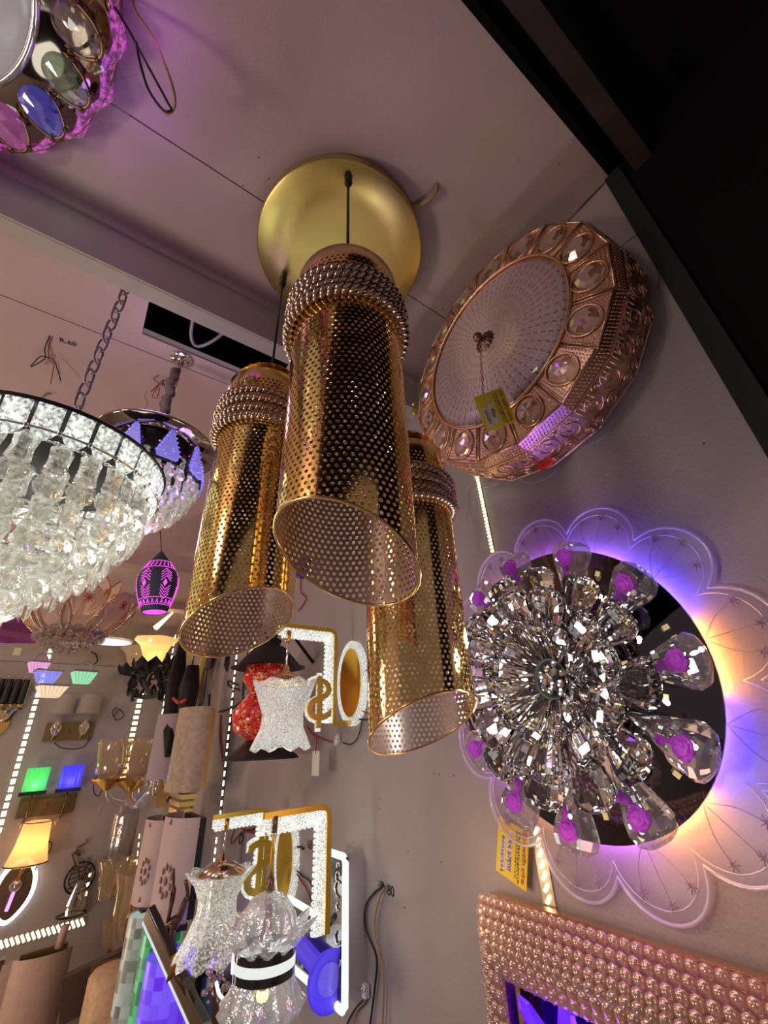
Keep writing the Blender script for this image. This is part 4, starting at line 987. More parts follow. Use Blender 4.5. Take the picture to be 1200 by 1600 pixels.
# loose wires of those lights
squig('thin dark wire looping below the drum-shade wall light', [onY(85, 1160, YB - .02), onY(95, 1168, YB - .03), onY(115, 1170, YB - .03), onY(132, 1166, YB - .03), onY(140, 1152, YB - .02)], .004, DKWIRE)
squig('thin dark wire hanging beside the two-arm glass lamp', [onY(175, 1210, YB - .03), onY(150, 1215, YB - .05), onY(147, 1238, YB - .05), onY(156, 1242, YB - .05), onY(163, 1215, YB - .04)], .004, DKWIRE)
squig('coiled dark wire on the back wall right of the drum-shade light', [onY(182, 1105, YB - .02), onY(176, 1112, YB - .03), onY(182, 1125, YB - .03), onY(193, 1118, YB - .03), onY(186, 1108, YB - .03), onY(180, 1118, YB - .03)], .004, DKWIRE)
squig('dark curved wire on the back wall by the mint basket lamp', [onY(142, 1018, YB - .02), onY(150, 1023, YB - .03), onY(152, 1033, YB - .03), onY(147, 1038, YB - .03)], .005, DKWIRE)
# single warm lamp, lower left
c = onY(27, 1375, YB); t = thing('wall_light', 'wall light with glowing tan fabric shade and white halo base, lower left', 'wall light', fB(c.x, c.z))
WARMSH = clear('lit_tan_shade', (.8, .6, .3), dif=(.9, .60, .26), kd=.85, base=.05, edge=.2, rough=.4, emit=(1, .62, .22), es=.42)
MB().lathe([(.118, 0), (.110, .01), (.088, .10), (.075, .22)], 28, T(.02, .10, .13) @ RX(-PI / 2 + .06), mod=lambda a, t: 1).build('shade', WARMSH, t)
for r, y in ((.118, .10), (.076, .318)): MB().tube([(.02 + r * math.cos(a), y, .13 + r * math.sin(a)) for a in [2 * PI * i / 28 for i in range(28)]], .004, 5, True).build('shade_trim', BRONZE, t)
def leaf(w_, h_): return [(w_ * math.sin(a) * (1 - .35 * (math.cos(a) < 0) * abs(math.cos(a)) ** 2), h_ * math.cos(a)) for a in [2 * PI * i / 28 for i in range(28)]]
MB().band(leaf(.112, .165), leaf(.088, .140), .0, .018, T(0, -.05, .01)).build('halo_edge', emi('halo_white', (.95, .97, 1), 3.0), t)
MB().ext(leaf(.088, .140), .0, .022, T(0, -.05, .012)).build('base_plate', BRONZE, t)
MB().ball((.0, -.02, .06), .034, 10, 7).build('glass_globe', BELLG, t)
MB().tube([(0, -.05, .05), (-.01, -.14, .06)], .010, 7).build('lit_rod', emi('violet_rod', (.5, .25, 1), 2.5), t)
MB().tube([(0, .0, .06), (.02, .11, .13)], .008, 6).build('stem', GOLDT, t)
lamp('warm_glow', fB(c.x, c.z) @ Vector((.02, .2, .15)), 1.0, (1, .7, .35), .04)
squig('thin dark wire from a wall hole to the glowing tan lamp', [onY(68, 1317, YB - .01), onY(80, 1316, YB - .03), onY(78, 1330, YB - .03), onY(62, 1345, YB - .03), onY(55, 1360, YB - .03)], .004, DKWIRE)
# wire flower vase light
c = onY(121, 1385, YB); t = thing('wall_light', 'unlit wire-framed wall light with glass flower vase, right of the tan lamp', 'wall light', fB(c.x, c.z))
mb = MB().tube(arc((0, .05, .03), .085, 0, 2 * PI, 24), .006, 5); mb.tube(arc((0, .05, .03), .06, 0, 2 * PI, 20), .003, 5)
for k in range(5): mb.tube([(-.06, .0 + .025 * k, .03), (.06, .02 + .025 * k, .03)], .003, 4)
mb.tube(arc((0, -.14, .03), .085, 0, 2 * PI, 20, (1, 0, 0), (0, .25, .3)), .005, 5); mb.build('wire_frame', IRON, t)
MB().lathe([(.0005, -.14), (.05, -.13), (.06, -.08), (.04, -.01), (.03, .03), (.045, .05)], 16, T(.01, 0, .06) @ RX(-PI / 2), smooth=False).build('glass_vase', GEM, t)
for k in range(5): a = k * 1.3; curly(t, [(0, .03, .06), (.02 * math.cos(a), .08, .06 + .02 * math.sin(a)), (.05 * math.cos(a), .12 + .01 * k, .06 + .04 * math.sin(a))], .005, BRONZE, 'stem')
squig('curly brown wire rising above the wire-framed vase light', [onY(118, 1350, YB - .03), onY(113, 1332, YB - .03), onY(125, 1336, YB - .03), onY(120, 1325, YB - .03), onY(133, 1318, YB - .03), onY(135, 1310, YB - .03)], .006, BRONZE)
# black pleated candle shade at the left edge
c = onY(14, 1080, YB); t = thing('wall_light', 'wall light with pleated black shade and glass drops at the left edge', 'wall light', fB(c.x, c.z))
mb = MB()
for k in range(5): mb.lathe([(.026, -.09), (.022, .07)], 10, T(-.10 + .048 * k, .0, .10 + .0 * k) @ RX(-PI / 2))
mb.build('pleated_shade', BLACK, t)
mb = MB()
for k in range(6): mb.tube([(-.12 + .048 * k, .075, .10), (-.115 + .048 * k, .10, .10)], .005, 5)
for k in range(5): mb.ball((-.10 + .048 * k, -.10, .10), .018, 7, 5)
mb.build('gold_tips', GOLDT, t)
for k in range(5): curly(t, [(-.10 + .048 * k, -.10, .10), (-.08 + .03 * k, -.18, .08), (-.04, -.24, .05)], .009, BELLG, 'glass_arm')
MB().ext(leaf(.10, .10), 0, .015, T(-.03, -.22, .005)).build('base_plate', GOLDT, t)
squig('dark wire running from a wall hole to the black-shade light', [onY(34, 1108, YB - .02), onY(25, 1107, YB - .03), onY(18, 1120, YB - .03), onY(8, 1128, YB - .03)], .006, DKWIRE)
tag(MB().box((0, 0, .002), (.045, .055, .002), fB(*[onY(27, 1018, YB)[i] for i in (0, 2)])).build('wall_sticker', CARDW), 'small blank cream sticker on the back wall below the plum octagonal lamp', 'sticker')
# bottom left: pale boxes, dark shelf lamps
def rbox(px, py, d, wd, hg, dp, m, name, lbl, cat, rz=0.0, ry=0.0, part=None):
    p = at(px, py, d); t = thing(name, lbl, cat, Matrix.Translation(p) @ RZ(rz) @ RY(ry)); return t
p = onX(60, 1560, .10); 
t = thing('wall_light', 'beige half-round fabric wall light standing tall at the bottom left', 'wall light', fB(onY(52, 1560, 3.5).x, onY(52, 1560, 3.5).z, 3.5) @ RZ(.02))
BEIGE = pr('beige_fabric_shade', (.50, .33, .27), .6, var=.15, vscale=40)
MB().lathe([(.125, -.34), (.125, .17)], 24, RX(-PI / 2) @ SC(1, -.55, 1), arc=.5).build('shade', BEIGE, t)
MB().box((.0, -.06, -.012), (.20, .48, .02)).build('back_board', WOODB, t)
MB().tube([(.06, .17, .0), (.07, .26, .0)], .02, 8).build('top_stub', BEIGE, t)
t = thing('wall_light', 'dark-framed beige panel light at the very bottom left corner', 'wall light', fB(onY(12, 1580, 3.7).x, onY(12, 1580, 3.7).z, 3.7))
MB().box((0, 0, .04), (.16, .40, .05)).build('panel', BEIGE, t); MB().box((-.10, 0, .02), (.05, .44, .06)).build('dark_frame', BRONZE, t)
c = onY(163, 1560, 3.3); t = thing('display_shelf', 'dark brown display ledge with mouldings below the tilted led strip', 'shelf', fB(c.x, c.z, 3.3) @ RZ(.20))
MB().box((0, .07, -.02), (.36, .17, .06)).build('upper_board', pr('dark_brown_board', (.10, .06, .05), .5), t)
MB().box((0, -.06, .02), (.38, .03, .10)).build('moulding', BEIGE, t); MB().box((0, -.12, .0), (.38, .05, .08)).build('moulding', GOLDT, t); MB().box((0, -.22, -.02), (.36, .14, .06)).build('lower_board', BLACK, t)
p = at(140, 1448, 3.5); t = thing('spot_box', 'small dark blue square lamp housing at the right end of the tilted led strip', 'spot lamp', Matrix.Translation(p) @ fB(0, 0, 0) @ RZ(.1))
MB().box((0, -.05, 0), (.11, .11, .06)).build('housing', pr('navy_box', (.02, .02, .06), .4), t); MB().lathe([(.025, .031), (.03, .034), (.0005, .032)], 14).build('lens', CHROME, t)
t = thing('glass_wall_light', 'amber glass wall light with ornate arm below the stacked glass bells', 'wall light', Matrix.Translation(at(172, 1468, 2.6)) @ fR(0, 0, 0))
MB().lathe([(.02, -.05), (.05, .0), (.055, .05), (.07, .09)], 18, RX(-PI / 2), mod=lambda a, t: 1 + .06 * math.cos(6 * a)).build('glass_cup', TANGLASS, t)
for s in (-1, 1): curly(t, [(0, -.05, 0), (s * .06, -.10, -.05), (s * .03, -.16, -.12), (0, -.1, -.16)], .010, BRONZE)
MB().ext(leaf(.07, .12), -.20, -.18, T(0, -.08, 0)).build('back_plate', BRONZE, t)

# ================================================================== THINGS ON THE RIGHT WALL, FAR TO NEAR
def shade_half(px, py, X, wd, hg, lbl, m, trim=None, depth=.10, tiers=0, roll=0.0):
    c = onX(px, py, X); t = thing('wall_light', lbl, 'wall light', fR(c.y, c.z, X) @ RZ(roll))
    MB().lathe([(wd / 2, -hg / 2), (wd / 2, hg / 2)], 28, RX(-PI / 2) @ SC(1, -depth / (wd / 2), 1), arc=.5).build('fabric_shade', m, t)
    MB().box((0, 0, -.012), (wd * .9, hg * .96, .024)).build('back_board', trim or BRONZE, t)
    for k in range(tiers): MB().box((0, -hg / 2 - .014 - .026 * k, .03), (wd * .92 - .05 * k, .016, .06)).build('gold_step', GOLD, t)
    return t
FLOR = pr('gold_print_fabric', (.50, .38, .27), .40, var=.5, vscale=50)
PLAIN = pr('plain_mauve_fabric', (.42, .33, .36), .6)
shade_half(270, 1165, .53, .24, .30, 'plain mauve fabric wall light left of the gold-patterned one', PLAIN)
shade_half(309, 1168, .52, .27, .31, 'gold-patterned fabric wall light on stepped gold base', FLOR, GOLD, tiers=3)
# floral shades
m, nt, p_ = nm('rose_print_fabric'); L = nt.links
p_.inputs['Base Color'].default_value = (.62, .46, .44, 1); p_.inputs['Roughness'].default_value = .6
ROSEF = m
def floral(px, py, X, wd, hg, lbl):
    t = shade_half(px, py, X, wd, hg, lbl, ROSEF, BLACK, depth=.085)
    pk = pr('printed_rose', (.38, .20, .18), .8) if 'printed_rose' not in MATS else MATS['printed_rose']
    mb = MB(); R = wd / 2 + .0012
    def on(u, v): a = u; return (R * math.cos(a), v, (.085 + .0012) * math.sin(a))
    for (u0, v0, s) in ((.95, -.03, .030),):
        for k in range(9):
            a = 2 * PI * k / 9; mb.ball(on(u0 + s * 1.0 * math.cos(a) / R * .9, v0 + s * 1.2 * math.sin(a)), .010, 7, 4, sc=(1, 1, .3))
        mb.ball(on(u0, v0), .012, 8, 4, sc=(1, 1, .3))
    for (u0, v0) in ((2.5, .10), (2.1, .11), (1.1, .12), (2.6, -.06), (2.3, -.12), (.9, -.12), (2.55, .02)):
        for k in range(3): mb.ball(on(u0 + .04 * k, v0 + .008 * (k % 2)), .005, 5, 3, sc=(1, 1, .4))
    mb.build('rose_print', pk, t)
    MB().box((0, -hg / 2 - .006, .03), (wd * 1.02, .014, .07)).build('black_base', BLACK, t)
    return t
floral(252, 1338, .50, .25, .28, 'mauve floral fabric wall light behind the lit floral one')
floral(289, 1346, .47, .245, .27, 'pale pink floral fabric wall light with brown rose print')
# black iron bracket lamp with lit shade
c = onX(268, 1075, .60); t = thing('iron_bracket_lamp', 'black wrought-iron two-arm bracket with one glowing amber bell shade', 'wall light', fR(c.y, c.z, .60)); c0 = Vector(c)
def loc(px, py, X): return t.matrix_world.inverted() @ onX(px, py, X * .86)
MB().tube([loc(285, 985, .58), loc(283, 1020, .58), loc(275, 1075, .57), loc(268, 1120, .57), loc(263, 1180, .57)], [.012, .03, .055, .045, .02], 8).build('back_spike', IRON, t)
MB().tube([loc(302, 1040, .58), loc(296, 1075, .58), loc(291, 1110, .58), loc(287, 1170, .58)], [.03, .05, .04, .012], 8).build('back_spike', IRON, t)
def iron_arm(P, r): return MB().tube(spline(P), r, 7).build('scroll_arm', IRON, t)
iron_arm([loc(275, 1070, .58), loc(250, 1083, .54), loc(232, 1080, .5), (loc(226, 1060, .5)), loc(232, 1045, .5)], .016)
iron_arm([loc(275, 1070, .58), loc(240, 1088, .52), loc(212, 1086, .48), loc(201, 1072, .47), loc(205, 1055, .47)], .016)
iron_arm([loc(268, 1060, .58), loc(255, 1045, .55), loc(243, 1052, .54), loc(250, 1064, .54), loc(258, 1056, .55)], .012)
iron_arm([loc(280, 1050, .58), loc(262, 1042, .56), loc(258, 1030, .55)], .010)
for (px, py, X) in ((215, 1085, .48), (243, 1080, .5), (262, 1040, .55), (256, 1075, .54), (222, 1060, .5), (254, 1088, .54), (206, 1070, .47), (270, 1058, .56)):
    b = loc(px, py, X)
    MB().tube(spline([b, b + Vector((.03, .03, .02)), b + Vector((.05, .0, .03)), b + Vector((.03, -.02, .02))]), .008, 5).build('iron_leaf', IRON, t)
MB().tube(spline([loc(271, 1091, .55), loc(280, 1098, .54), loc(291, 1093, .56)]), .009, 6).build('red_cord', pr('bright_red_cord', (.6, .04, .03), .5), t)
for k in range(26):
    px_, py_ = random.uniform(203, 288), 0; py_ = 1052 + random.uniform(-14, 34) - (px_ - 203) * .12
    b = loc(px_, py_, .47 + (px_ - 203) / 85 * .11); a0_ = random.uniform(0, 6.28); sg = random.choice((-1, 1))
    P_ = spiral((b.x, b.y), .050, .008, a0_, sg * 1.2, 14); P_ = [(x, y, b.z + .02 * math.sin(i * .5)) for i, (x, y, z) in enumerate(P_)]
    MB().tube(P_, [.011 - .0005 * i for i in range(15)], 5).build('iron_scroll', IRON, t)
AMB = clear('amber_lit_bell', (.95, .8, .55), dif=(.9, .7, .42), kd=.6, base=.08, edge=.5, emit=(1, .62, .20), es=.45)
AMB2 = clear('amber_bell', (.95, .85, .65), dif=(.8, .62, .42), kd=.6, base=.08, edge=.5, emit=(1, .7, .35), es=.10)
for (px, py, X, mm) in ((241, 1022, .49, AMB), (214, 1032, .46, AMB2)):
    b = loc(px, py, X)
    MB().lathe([(.035, -.09), (.06, -.05), (.075, .0), (.10, .06), (.145, .10)], 22, Matrix.Translation(b) @ RX(-PI / 2), mod=lambda a, t_: 1 + .06 * t_ * math.cos(6 * a)).build('bell_shade', mm, t)
    MB().lathe([(.03, -.12), (.10, -.10), (.125, -.05)], 18, Matrix.Translation(b) @ RX(-PI / 2), mod=lambda a, t_: (1, .02 * t_ * math.cos(9 * a)), smooth=False).build('iron_gallery', IRON, t)
b = loc(239, 1028, .49); MB().ball(b, .045, 10, 7).build('bulb', emi('amber_bulb', (1, .62, .15), 5.0), t)
lamp('amber_glow', t.matrix_world @ (b + Vector((0, .16, .04))), 1.6, (1, .72, .38), .05)
p0 = at(243, 981, 2.9); p1 = at(270, 957, 2.9)
tl_ = MB().tube([p0, Vector(p0).lerp(Vector(p1), .6), p1], [.020, .012, .006], 6).build('tube_light', emi('yellow_tube', (1, .95, .5), 2.5)); tag(tl_, 'short slanting yellow lit tube above the amber bell shade', 'tube light')
# ceiling lamp box just behind the left pendant
c = onX(290, 1030, .55); t = thing('drum_lamp', 'grey drum lamp with gold band just under the left pendant tube', 'wall light', fR(onX(316, 1032, .60).y, onX(316, 1032, .60).z, .60))
MB().lathe([(.10, -.045), (.105, .045)], 24, T(0, 0, .0) @ SC(1, 1, .5) @ RX(-PI / 2), cap=True).build('drum', PLAIN, t); MB().lathe([(.103, -.04), (.108, .04)], 8, SC(1, 1, .5) @ RX(-PI / 2) @ RZ(-2.2), arc=.12).build('gold_band', GOLD, t)
MB().box((.15, -.01, .03), (.03, .18, .02), RZ(-.3)).build('yellow_stem', pr('yellow_card', (.7, .55, .05), .6), t)
tag(MB().tube([onX(356, 1025, .62), onX(354, 1040, .62), onX(355, 1048, .62)], [.012, .014, .006], 6).build('iron_finial', IRON), 'black iron finial hanging under the left pendant tube', 'finial')
# two arm clear glass lamp near the corner
c = onX(250, 1225, .56); t = thing('glass_arm_lamp', 'gold wall light with curved clear glass arms and two amber bell shades', 'wall light', fR(c.y, c.z, .62))
def loc(px, py, X): return t.matrix_world.inverted() @ onX(px, py, X)
MB().box(loc(250, 1235, .60), (.20, .16, .05)).build('gold_base', GOLD, t)
for k in range(3): MB().box(loc(250, 1232 + 6 * k, .585), (.24 - .03 * k, .018, .06)).build('gold_step', GOLD, t)
AR = [loc(262, 1235, .58), loc(262, 1218, .57), loc(252, 1213, .56), loc(243, 1222, .55), loc(232, 1240, .53), loc(215, 1258, .50), loc(203, 1252, .49), loc(202, 1235, .49), loc(203, 1222, .49)]
MB().tube(spline(AR), .020, 8).build('glass_arm', BELLG, t)
def la(px, py, d): return t.matrix_world.inverted() @ at(px, py, d)
AR = [loc(232, 1225, .55), la(222, 1215, 3.1), la(213, 1225, 3.05), la(213, 1248, 3.0), la(195, 1255, 2.98), la(172, 1248, 2.95), la(168, 1232, 2.95)]
MB().tube(spline(AR), .018, 8).build('glass_arm', BELLG, t)
MB().lathe([(.055, 0), (.07, .01), (.055, .03), (.0005, .035)], 18, Matrix.Translation(loc(249, 1224, .565))).build('crystal_rosette', GEM, t)
for (px, py, d, s) in ((213, 1188, 2.95, 1.0), (176, 1188, 2.9, .92)):
    b = la(px, py, d)
    MB().lathe([(.05, -.12), (.09, -.08), (.10, .0), (.115, .09), (.14, .13)], 40, Matrix.Translation(b) @ RX(-PI / 2) @ SC(s, s, s), mod=lambda a, t_: (1 + .05 * t_ * math.cos(8 * a), .012 * t_ * math.cos(8 * a))).build('bell_shade', TANGLASS, t)
    MB().lathe([(.02, -.19), (.06, -.16), (.11, -.13), (.125, -.12)], 18, Matrix.Translation(b) @ RX(-PI / 2) @ SC(s, s, s)).build('gold_cup', GOLDT, t)
for (px, py) in ((157, 1265), (190, 1265), (188, 1282)):
    MB().lathe([(.0005, -.045), (.02, -.02), (.016, .02), (.0005, .04)], 6, Matrix.Translation(la(px, py, 2.95)) @ RX(-PI / 2), smooth=False).build('crystal_drop', GEM, t)
# glass tumblers / bells stacked near the corner
def glassbell(px, py, d, r, h, lbl, m, prof=None, lob=6):
    c = at(px, py, d); t = thing('glass_bell_light', lbl, 'wall light', fR(c.y, c.z, c.x)); X = c.x
    pf = prof or [(r * .5, -h / 2), (r * .62, -h * .45), (r * .72, -h * .1), (r * .8, h * .25), (r, h / 2)]
    MB().lathe(pf, 48, RX(-PI / 2), mod=lambda a, t_: (1 + .04 * math.cos(lob * a), .01 * t_ * math.cos(lob * a))).build('glass_shade', m, t)
    MB().lathe([(.05, 0), (.045, .012), (.0005, .016)], 16, T(0, -h * .2, -(XW - X))).build('wall_rose', BRONZE, t)
    MB().tube([(0, -h * .5, 0), (0, -h * .55, -(XW - X) * .5), (0, -h * .2, -(XW - X) + .01)], .010, 6).build('bracket', BRONZE, t)
    MB().tube([(0, -h * .5, 0), (0, h * .1, 0)], .012, 6).build('candle_holder', GOLDT, t)
    return t
glassbell(188, 1312, 3.1, .105, .32, 'clear fluted tumbler-shaped glass wall light below the glass arm lamp', BELLG, [(.07, -.16), (.095, -.14), (.10, 0), (.105, .16)], 8)
glassbell(180, 1372, 2.8, .13, .20, 'amber frosted glass bell wall light, upper left of a stacked pair', TANGLASS)
glassbell(205, 1412, 2.5, .12, .32, 'large amber frosted glass bell wall light, lower right of a stacked pair', TANGLASS)
# oval mirror lamp and mosaic lantern
c = onX(392, 1040, .60); t = thing('oval_mirror_lamp', 'grey oval mirrored lamp plate half hidden behind the mosaic lantern', 'wall light', fR(onX(398, 1050, .62).y, onX(398, 1050, .62).z, .62))
MB().lathe([(.0005, .004), (.9, .004), (1, 0), (1, -.02)], 40, SC(.13, .20, 1)).build('mirror_plate', pr('streaked_mirror', (.55, .53, .58), .18, .9, bump=(40, .6, .004), var=.4, vscale=16), t)
MB().tube([(.13 * math.cos(a), .20 * math.sin(a), 0) for a in [2 * PI * i / 40 for i in range(40)]], .006, 6, True).build('dark_rim', DKWIRE, t)
c = onX(415, 1095, .50); t = thing('mosaic_lantern', 'red mosaic glass lantern with black conical cap and black fringed foot', 'lantern', fR(c.y, c.z, .50))
MOS0 = pr('plain_red_glass', (.55, .06, .03), .25, var=.8, vscale=70, bump=(120, 1, .005), emit=(1, .12, .03), es=.05)
MOS, nt, P = nm('red_mosaic_glass'); L = nt.links
tc = nt.nodes.new('ShaderNodeTexCoord'); v1 = nt.nodes.new('ShaderNodeTexVoronoi'); v1.inputs['Scale'].default_value = 110; v2 = nt.nodes.new('ShaderNodeTexVoronoi'); v2.inputs['Scale'].default_value = 110; v2.feature = 'DISTANCE_TO_EDGE'
L.new(tc.outputs['Object'], v1.inputs['Vector']); L.new(tc.outputs['Object'], v2.inputs['Vector'])
rp = nt.nodes.new('ShaderNodeValToRGB'); rp.color_ramp.elements[0].color = (.45, .01, .01, 1); rp.color_ramp.elements[1].color = (.9, .25, .04, 1); e3 = rp.color_ramp.elements.new(.6); e3.color = (.7, .03, .02, 1); e4 = rp.color_ramp.elements.new(.85); e4.color = (.55, .22, .10, 1)
sp3 = nt.nodes.new('ShaderNodeSeparateColor'); L.new(v1.outputs['Color'], sp3.inputs[0]); L.new(sp3.outputs[0], rp.inputs[0])
gt = nt.nodes.new('ShaderNodeMath'); gt.operation = 'GREATER_THAN'; gt.inputs[1].default_value = .06; L.new(v2.outputs['Distance'], gt.inputs[0])
mxx = nt.nodes.new('ShaderNodeMix'); mxx.data_type = 'RGBA'; mxx.inputs[6].default_value = (.02, .01, .01, 1); L.new(gt.outputs[0], mxx.inputs[0]); L.new(rp.outputs[0], mxx.inputs[7])
L.new(mxx.outputs[2], P.inputs['Base Color']); L.new(mxx.outputs[2], P.inputs['Emission Color']); P.inputs['Emission Strength'].default_value = .30; P.inputs['Roughness'].default_value = .2
MB().lathe([(.04, .085), (.065, .10), (.075, .06), (.05, .025), (.06, .01), (.095, -.03), (.085, -.08), (.045, -.105)], 28, RX(-PI / 2)).build('glass_body', MOS, t)
MB().lathe([(.115, .095), (.10, .10), (.05, .155), (.03, .165), (.035, .18), (.0005, .20)], 28, RX(-PI / 2)).build('conical_cap', BLACK, t)
MB().lathe([(.04, -.10), (.06, -.12), (.10, -.145), (.105, -.155)], 36, RX(-PI / 2), mod=lambda a, t_: 1 + .04 * t_ * math.cos(18 * a)).build('fringed_foot', BLACK, t)
MB().tube([(0, .19, 0), (0, .22, -.06), (0, .12, -.155)], .006, 6).build('hanger', IRON, t)
lamp('mosaic_glow', fR(c.y, c.z, .50) @ Vector((.0, -.02, .14)), .06, (1, .3, .12), .03)

# ---- gold arm lights with dollar signs
def rline(pts, rc, n=6):
    """polyline with rounded corners in a plane"""
    P = [Vector(p) for p in pts]; out = [P[0]]
    for i in range(1, len(P) - 1):
        a = (P[i - 1] - P[i]).normalized(); b = (P[i + 1] - P[i]).normalized()
        for k in range(n + 1):
            t = k / n; out.append(P[i] + a * rc * (1 - t) ** 2 + b * rc * t ** 2)
    return out + [P[-1]]
def strip_along(pts, wx, wn, off=0.0, wave=0.0):
    """flat band following pts (in the local y-z plane), wx wide across x, wn thick in-plane"""
    vs = []; fs = []; N = len(pts)
    for i in range(N):
        a = pts[max(0, i - 1)]; b = pts[min(N - 1, i + 1)]; t = (Vector(b) - Vector(a)).normalized(); n = Vector((0, -t.z, t.y))
        o = off; w2 = wn / 2
        for (sx, sn) in ((-1, -1), (1, -1), (1, 1), (-1, 1)):
            vs.append(Vector(pts[i]) + Vector((sx * wx / 2, 0, 0)) + n * (o + sn * w2))
    for i in range(N - 1):
        for k in range(4): fs.append((i * 4 + k, i * 4 + (k + 1) % 4, (i + 1) * 4 + (k + 1) % 4, (i + 1) * 4 + k))
    fs += [(3, 2, 1, 0), ((N - 1) * 4, (N - 1) * 4 + 1, (N - 1) * 4 + 2, (N - 1) * 4 + 3)]
    return MB().add(vs, fs)
YEL = pr('satin_gold_bar', (.72, .48, .06), .3, .85)
def dollar_light(Y, Z, lbl, zb, y_top, y_bot, zarm, arm_rise, plate=True, sign=None, dense=True, sign_size=.15):
    t = thing('gold_arm_light', lbl, 'wall light', fR(Y, Z))
    path = rline([(0, y_bot, zb), (0, y_top, zb), (0, y_top + arm_rise, zarm)], .022)
    strip_along(path, .010, .011).build('gold_arm', YEL, t)
    mb = strip_along(path, .006, .022, off=.016)
    n = 26
    for i in range(n):   # crystal beads along the inner edge
        L = len(path); u = i / (n - 1)
    P2 = []
    seg = [(Vector(path[i + 1]) - Vector(path[i])).length for i in range(len(path) - 1)]; tot = sum(seg); acc = 0; i = 0
    for k in range(int(tot / .011)):
        s = (k + .5) * .011
        while acc + seg[i] < s and i < len(seg) - 1: acc += seg[i]; i += 1
        d = (Vector(path[i + 1]) - Vector(path[i])).normalized(); p = Vector(path[i]) + d * (s - acc); nn = Vector((0, -d.z, d.y))
        mb.ball(p + nn * .030, .0055, 6, 4)
    mb.build('crystal_edge', LITACR, t)
    if plate:
        ov = lambda a_, b_: [(a_ * math.cos(q), b_ * math.sin(q)) for q in [2 * PI * i / 40 for i in range(40)]]
        MB().band(ov(.078, .112), ov(.054, .088), .0, .012).build('acrylic_border', LITACR, t)
        MB().ext(ov(.056, .090), .004, .014).build('oval_plate', YEL, t)
    if plate: strip_along([(0, y_bot, .012), (0, y_bot, zb)], .012, .012).build('foot_bar', YEL, t)
    else: MB().tube([(0, y_bot + .01, zb), (-.075, y_bot + .0, .062)], .006, 6).build('foot_bar', BLACK, t)
    if sign:
        sy, sz = sign
        M = T(0, sy, sz) @ RY(-PI / 2)
        text('$', sign_size, M @ T(0, 0, -.003), YEL, 'dollar_sign', t, .004)
        text('$', sign_size * 1.13, M @ T(0, 0, -.0), LITACR, 'acrylic_outline', t, .0025)
    return t
def hang_shade(t, x, z, y_arm, y_cap, prof, m, lobes, amp, capm=GOLD, capr=.05, wav=.006):
    MB().tube([(x, y_arm, z), (x, y_arm - .028, z)], .008, 8).build('socket', GOLDT, t)
    MB().tube([(x, y_arm, z), (x, y_cap, z)], .0028, 6).build('hanging_rod', CHROME, t)
    MB().lathe([(.0005, .022), (.008, .020), (.009, .008), (.022, .002), (capr, -.022), (capr * .95, -.026)], 28, T(x, y_cap, z) @ RX(-PI / 2)).build('shade_cap', capm, t)
    s = MB().lathe(prof, lobes * 5 if lobes else 32, T(x, y_cap - .018, z) @ RX(-PI / 2), mod=lambda a, q: (1 + amp * math.cos(lobes * a), wav * (1 if q > .5 else -.6) * -math.cos(lobes * a) * abs(2 * q - 1) ** 3))
    return s.build('glass_shade', m, t)
# upper
t = dollar_light(1.094, .153, 'gold arm wall light with dollar sign and bright bubble-glass shade, top of three', .062, .136, -.104, .235, .0, sign=(-.050, .108), sign_size=.155)
hang_shade(t, 0, .206, .122, .010, [(.080, .0), (.066, -.035), (.050, -.075), (.052, -.105), (.066, -.135), (.072, -.148), (.060, -.150)], LITGLASS, 8, .045, GOLD, .058)
lamp('shade_glow', fR(1.094, .153) @ Vector((.10, -.05, .25)), .10, (.95, 1, .95), .03)
lamp('shade_glow', fR(1.094, .153) @ Vector((0, -.18, .20)), .13, (.97, 1, .94), .03)
q = fR(1.206, -.043, .60)
tg = thing('price_card', 'blank cream card hanging by a red string below the top gold arm light', 'price tag', q); MB().box((0, 0, 0), (.042, .058, .0008)).build('card', CARDW, tg); MB().tube(spline([(.0, .022, .001), (.003, .05, .0), (-.001, .09, 0)]), .0012, 4).build('string', REDWIRE, tg)
# middle
t = dollar_light(1.475, -.292, 'gold arm wall light with dollar sign and ribbed flared glass shade, middle of three', .074, .128, -.110, .235, -.004, sign=(-.010, .088), sign_size=.19)
hang_shade(t, 0, .196, .118, .020, [(.088, .0), (.060, -.030), (.046, -.060), (.047, -.085), (.064, -.125), (.084, -.160), (.088, -.170)], LITGLASS2, 10, .06, ROPE, .066)
lamp('shade_glow', fR(1.475, -.292) @ Vector((-.04, -.10, .32)), .12, (1, 1, .92), .03)
# lower and nearest
t = dollar_light(1.0, -.222, 'gold arm wall light with clear glass bell banded in black and white, nearest of three', .122, .104, -.105, .270, -.004, plate=False)
xs, zs = 0, .246
MB().tube([(0, .098, zs), (0, .070, zs)], .007, 8).build('socket', BRONZE, t)
MB().tube([(0, .09, zs), (0, -.005, zs)], .0035, 6).build('hanging_rod', YEL, t)
MB().tube([(0, .0, zs), (0, -.022, zs)], .008, 8).build('socket', BRONZE, t)
BELL2 = clear('lit_clear_bell', (.93, .93, .92), (1, 1, 1), (.9, .92, .9), .18, .30, .95, .03, emit=(.95, 1, .98), es=.05, bump=(120, .5, .005))
hd = lambda a, q: (1 + .05 * math.cos(12 * a), 0)
MB().lathe([(.006, -.018), (.030, -.028), (.048, -.05), (.055, -.072), (.053, -.085)], 60, T(0, 0, zs) @ RX(-PI / 2), mod=hd).build('upper_dome', BELL2, t)
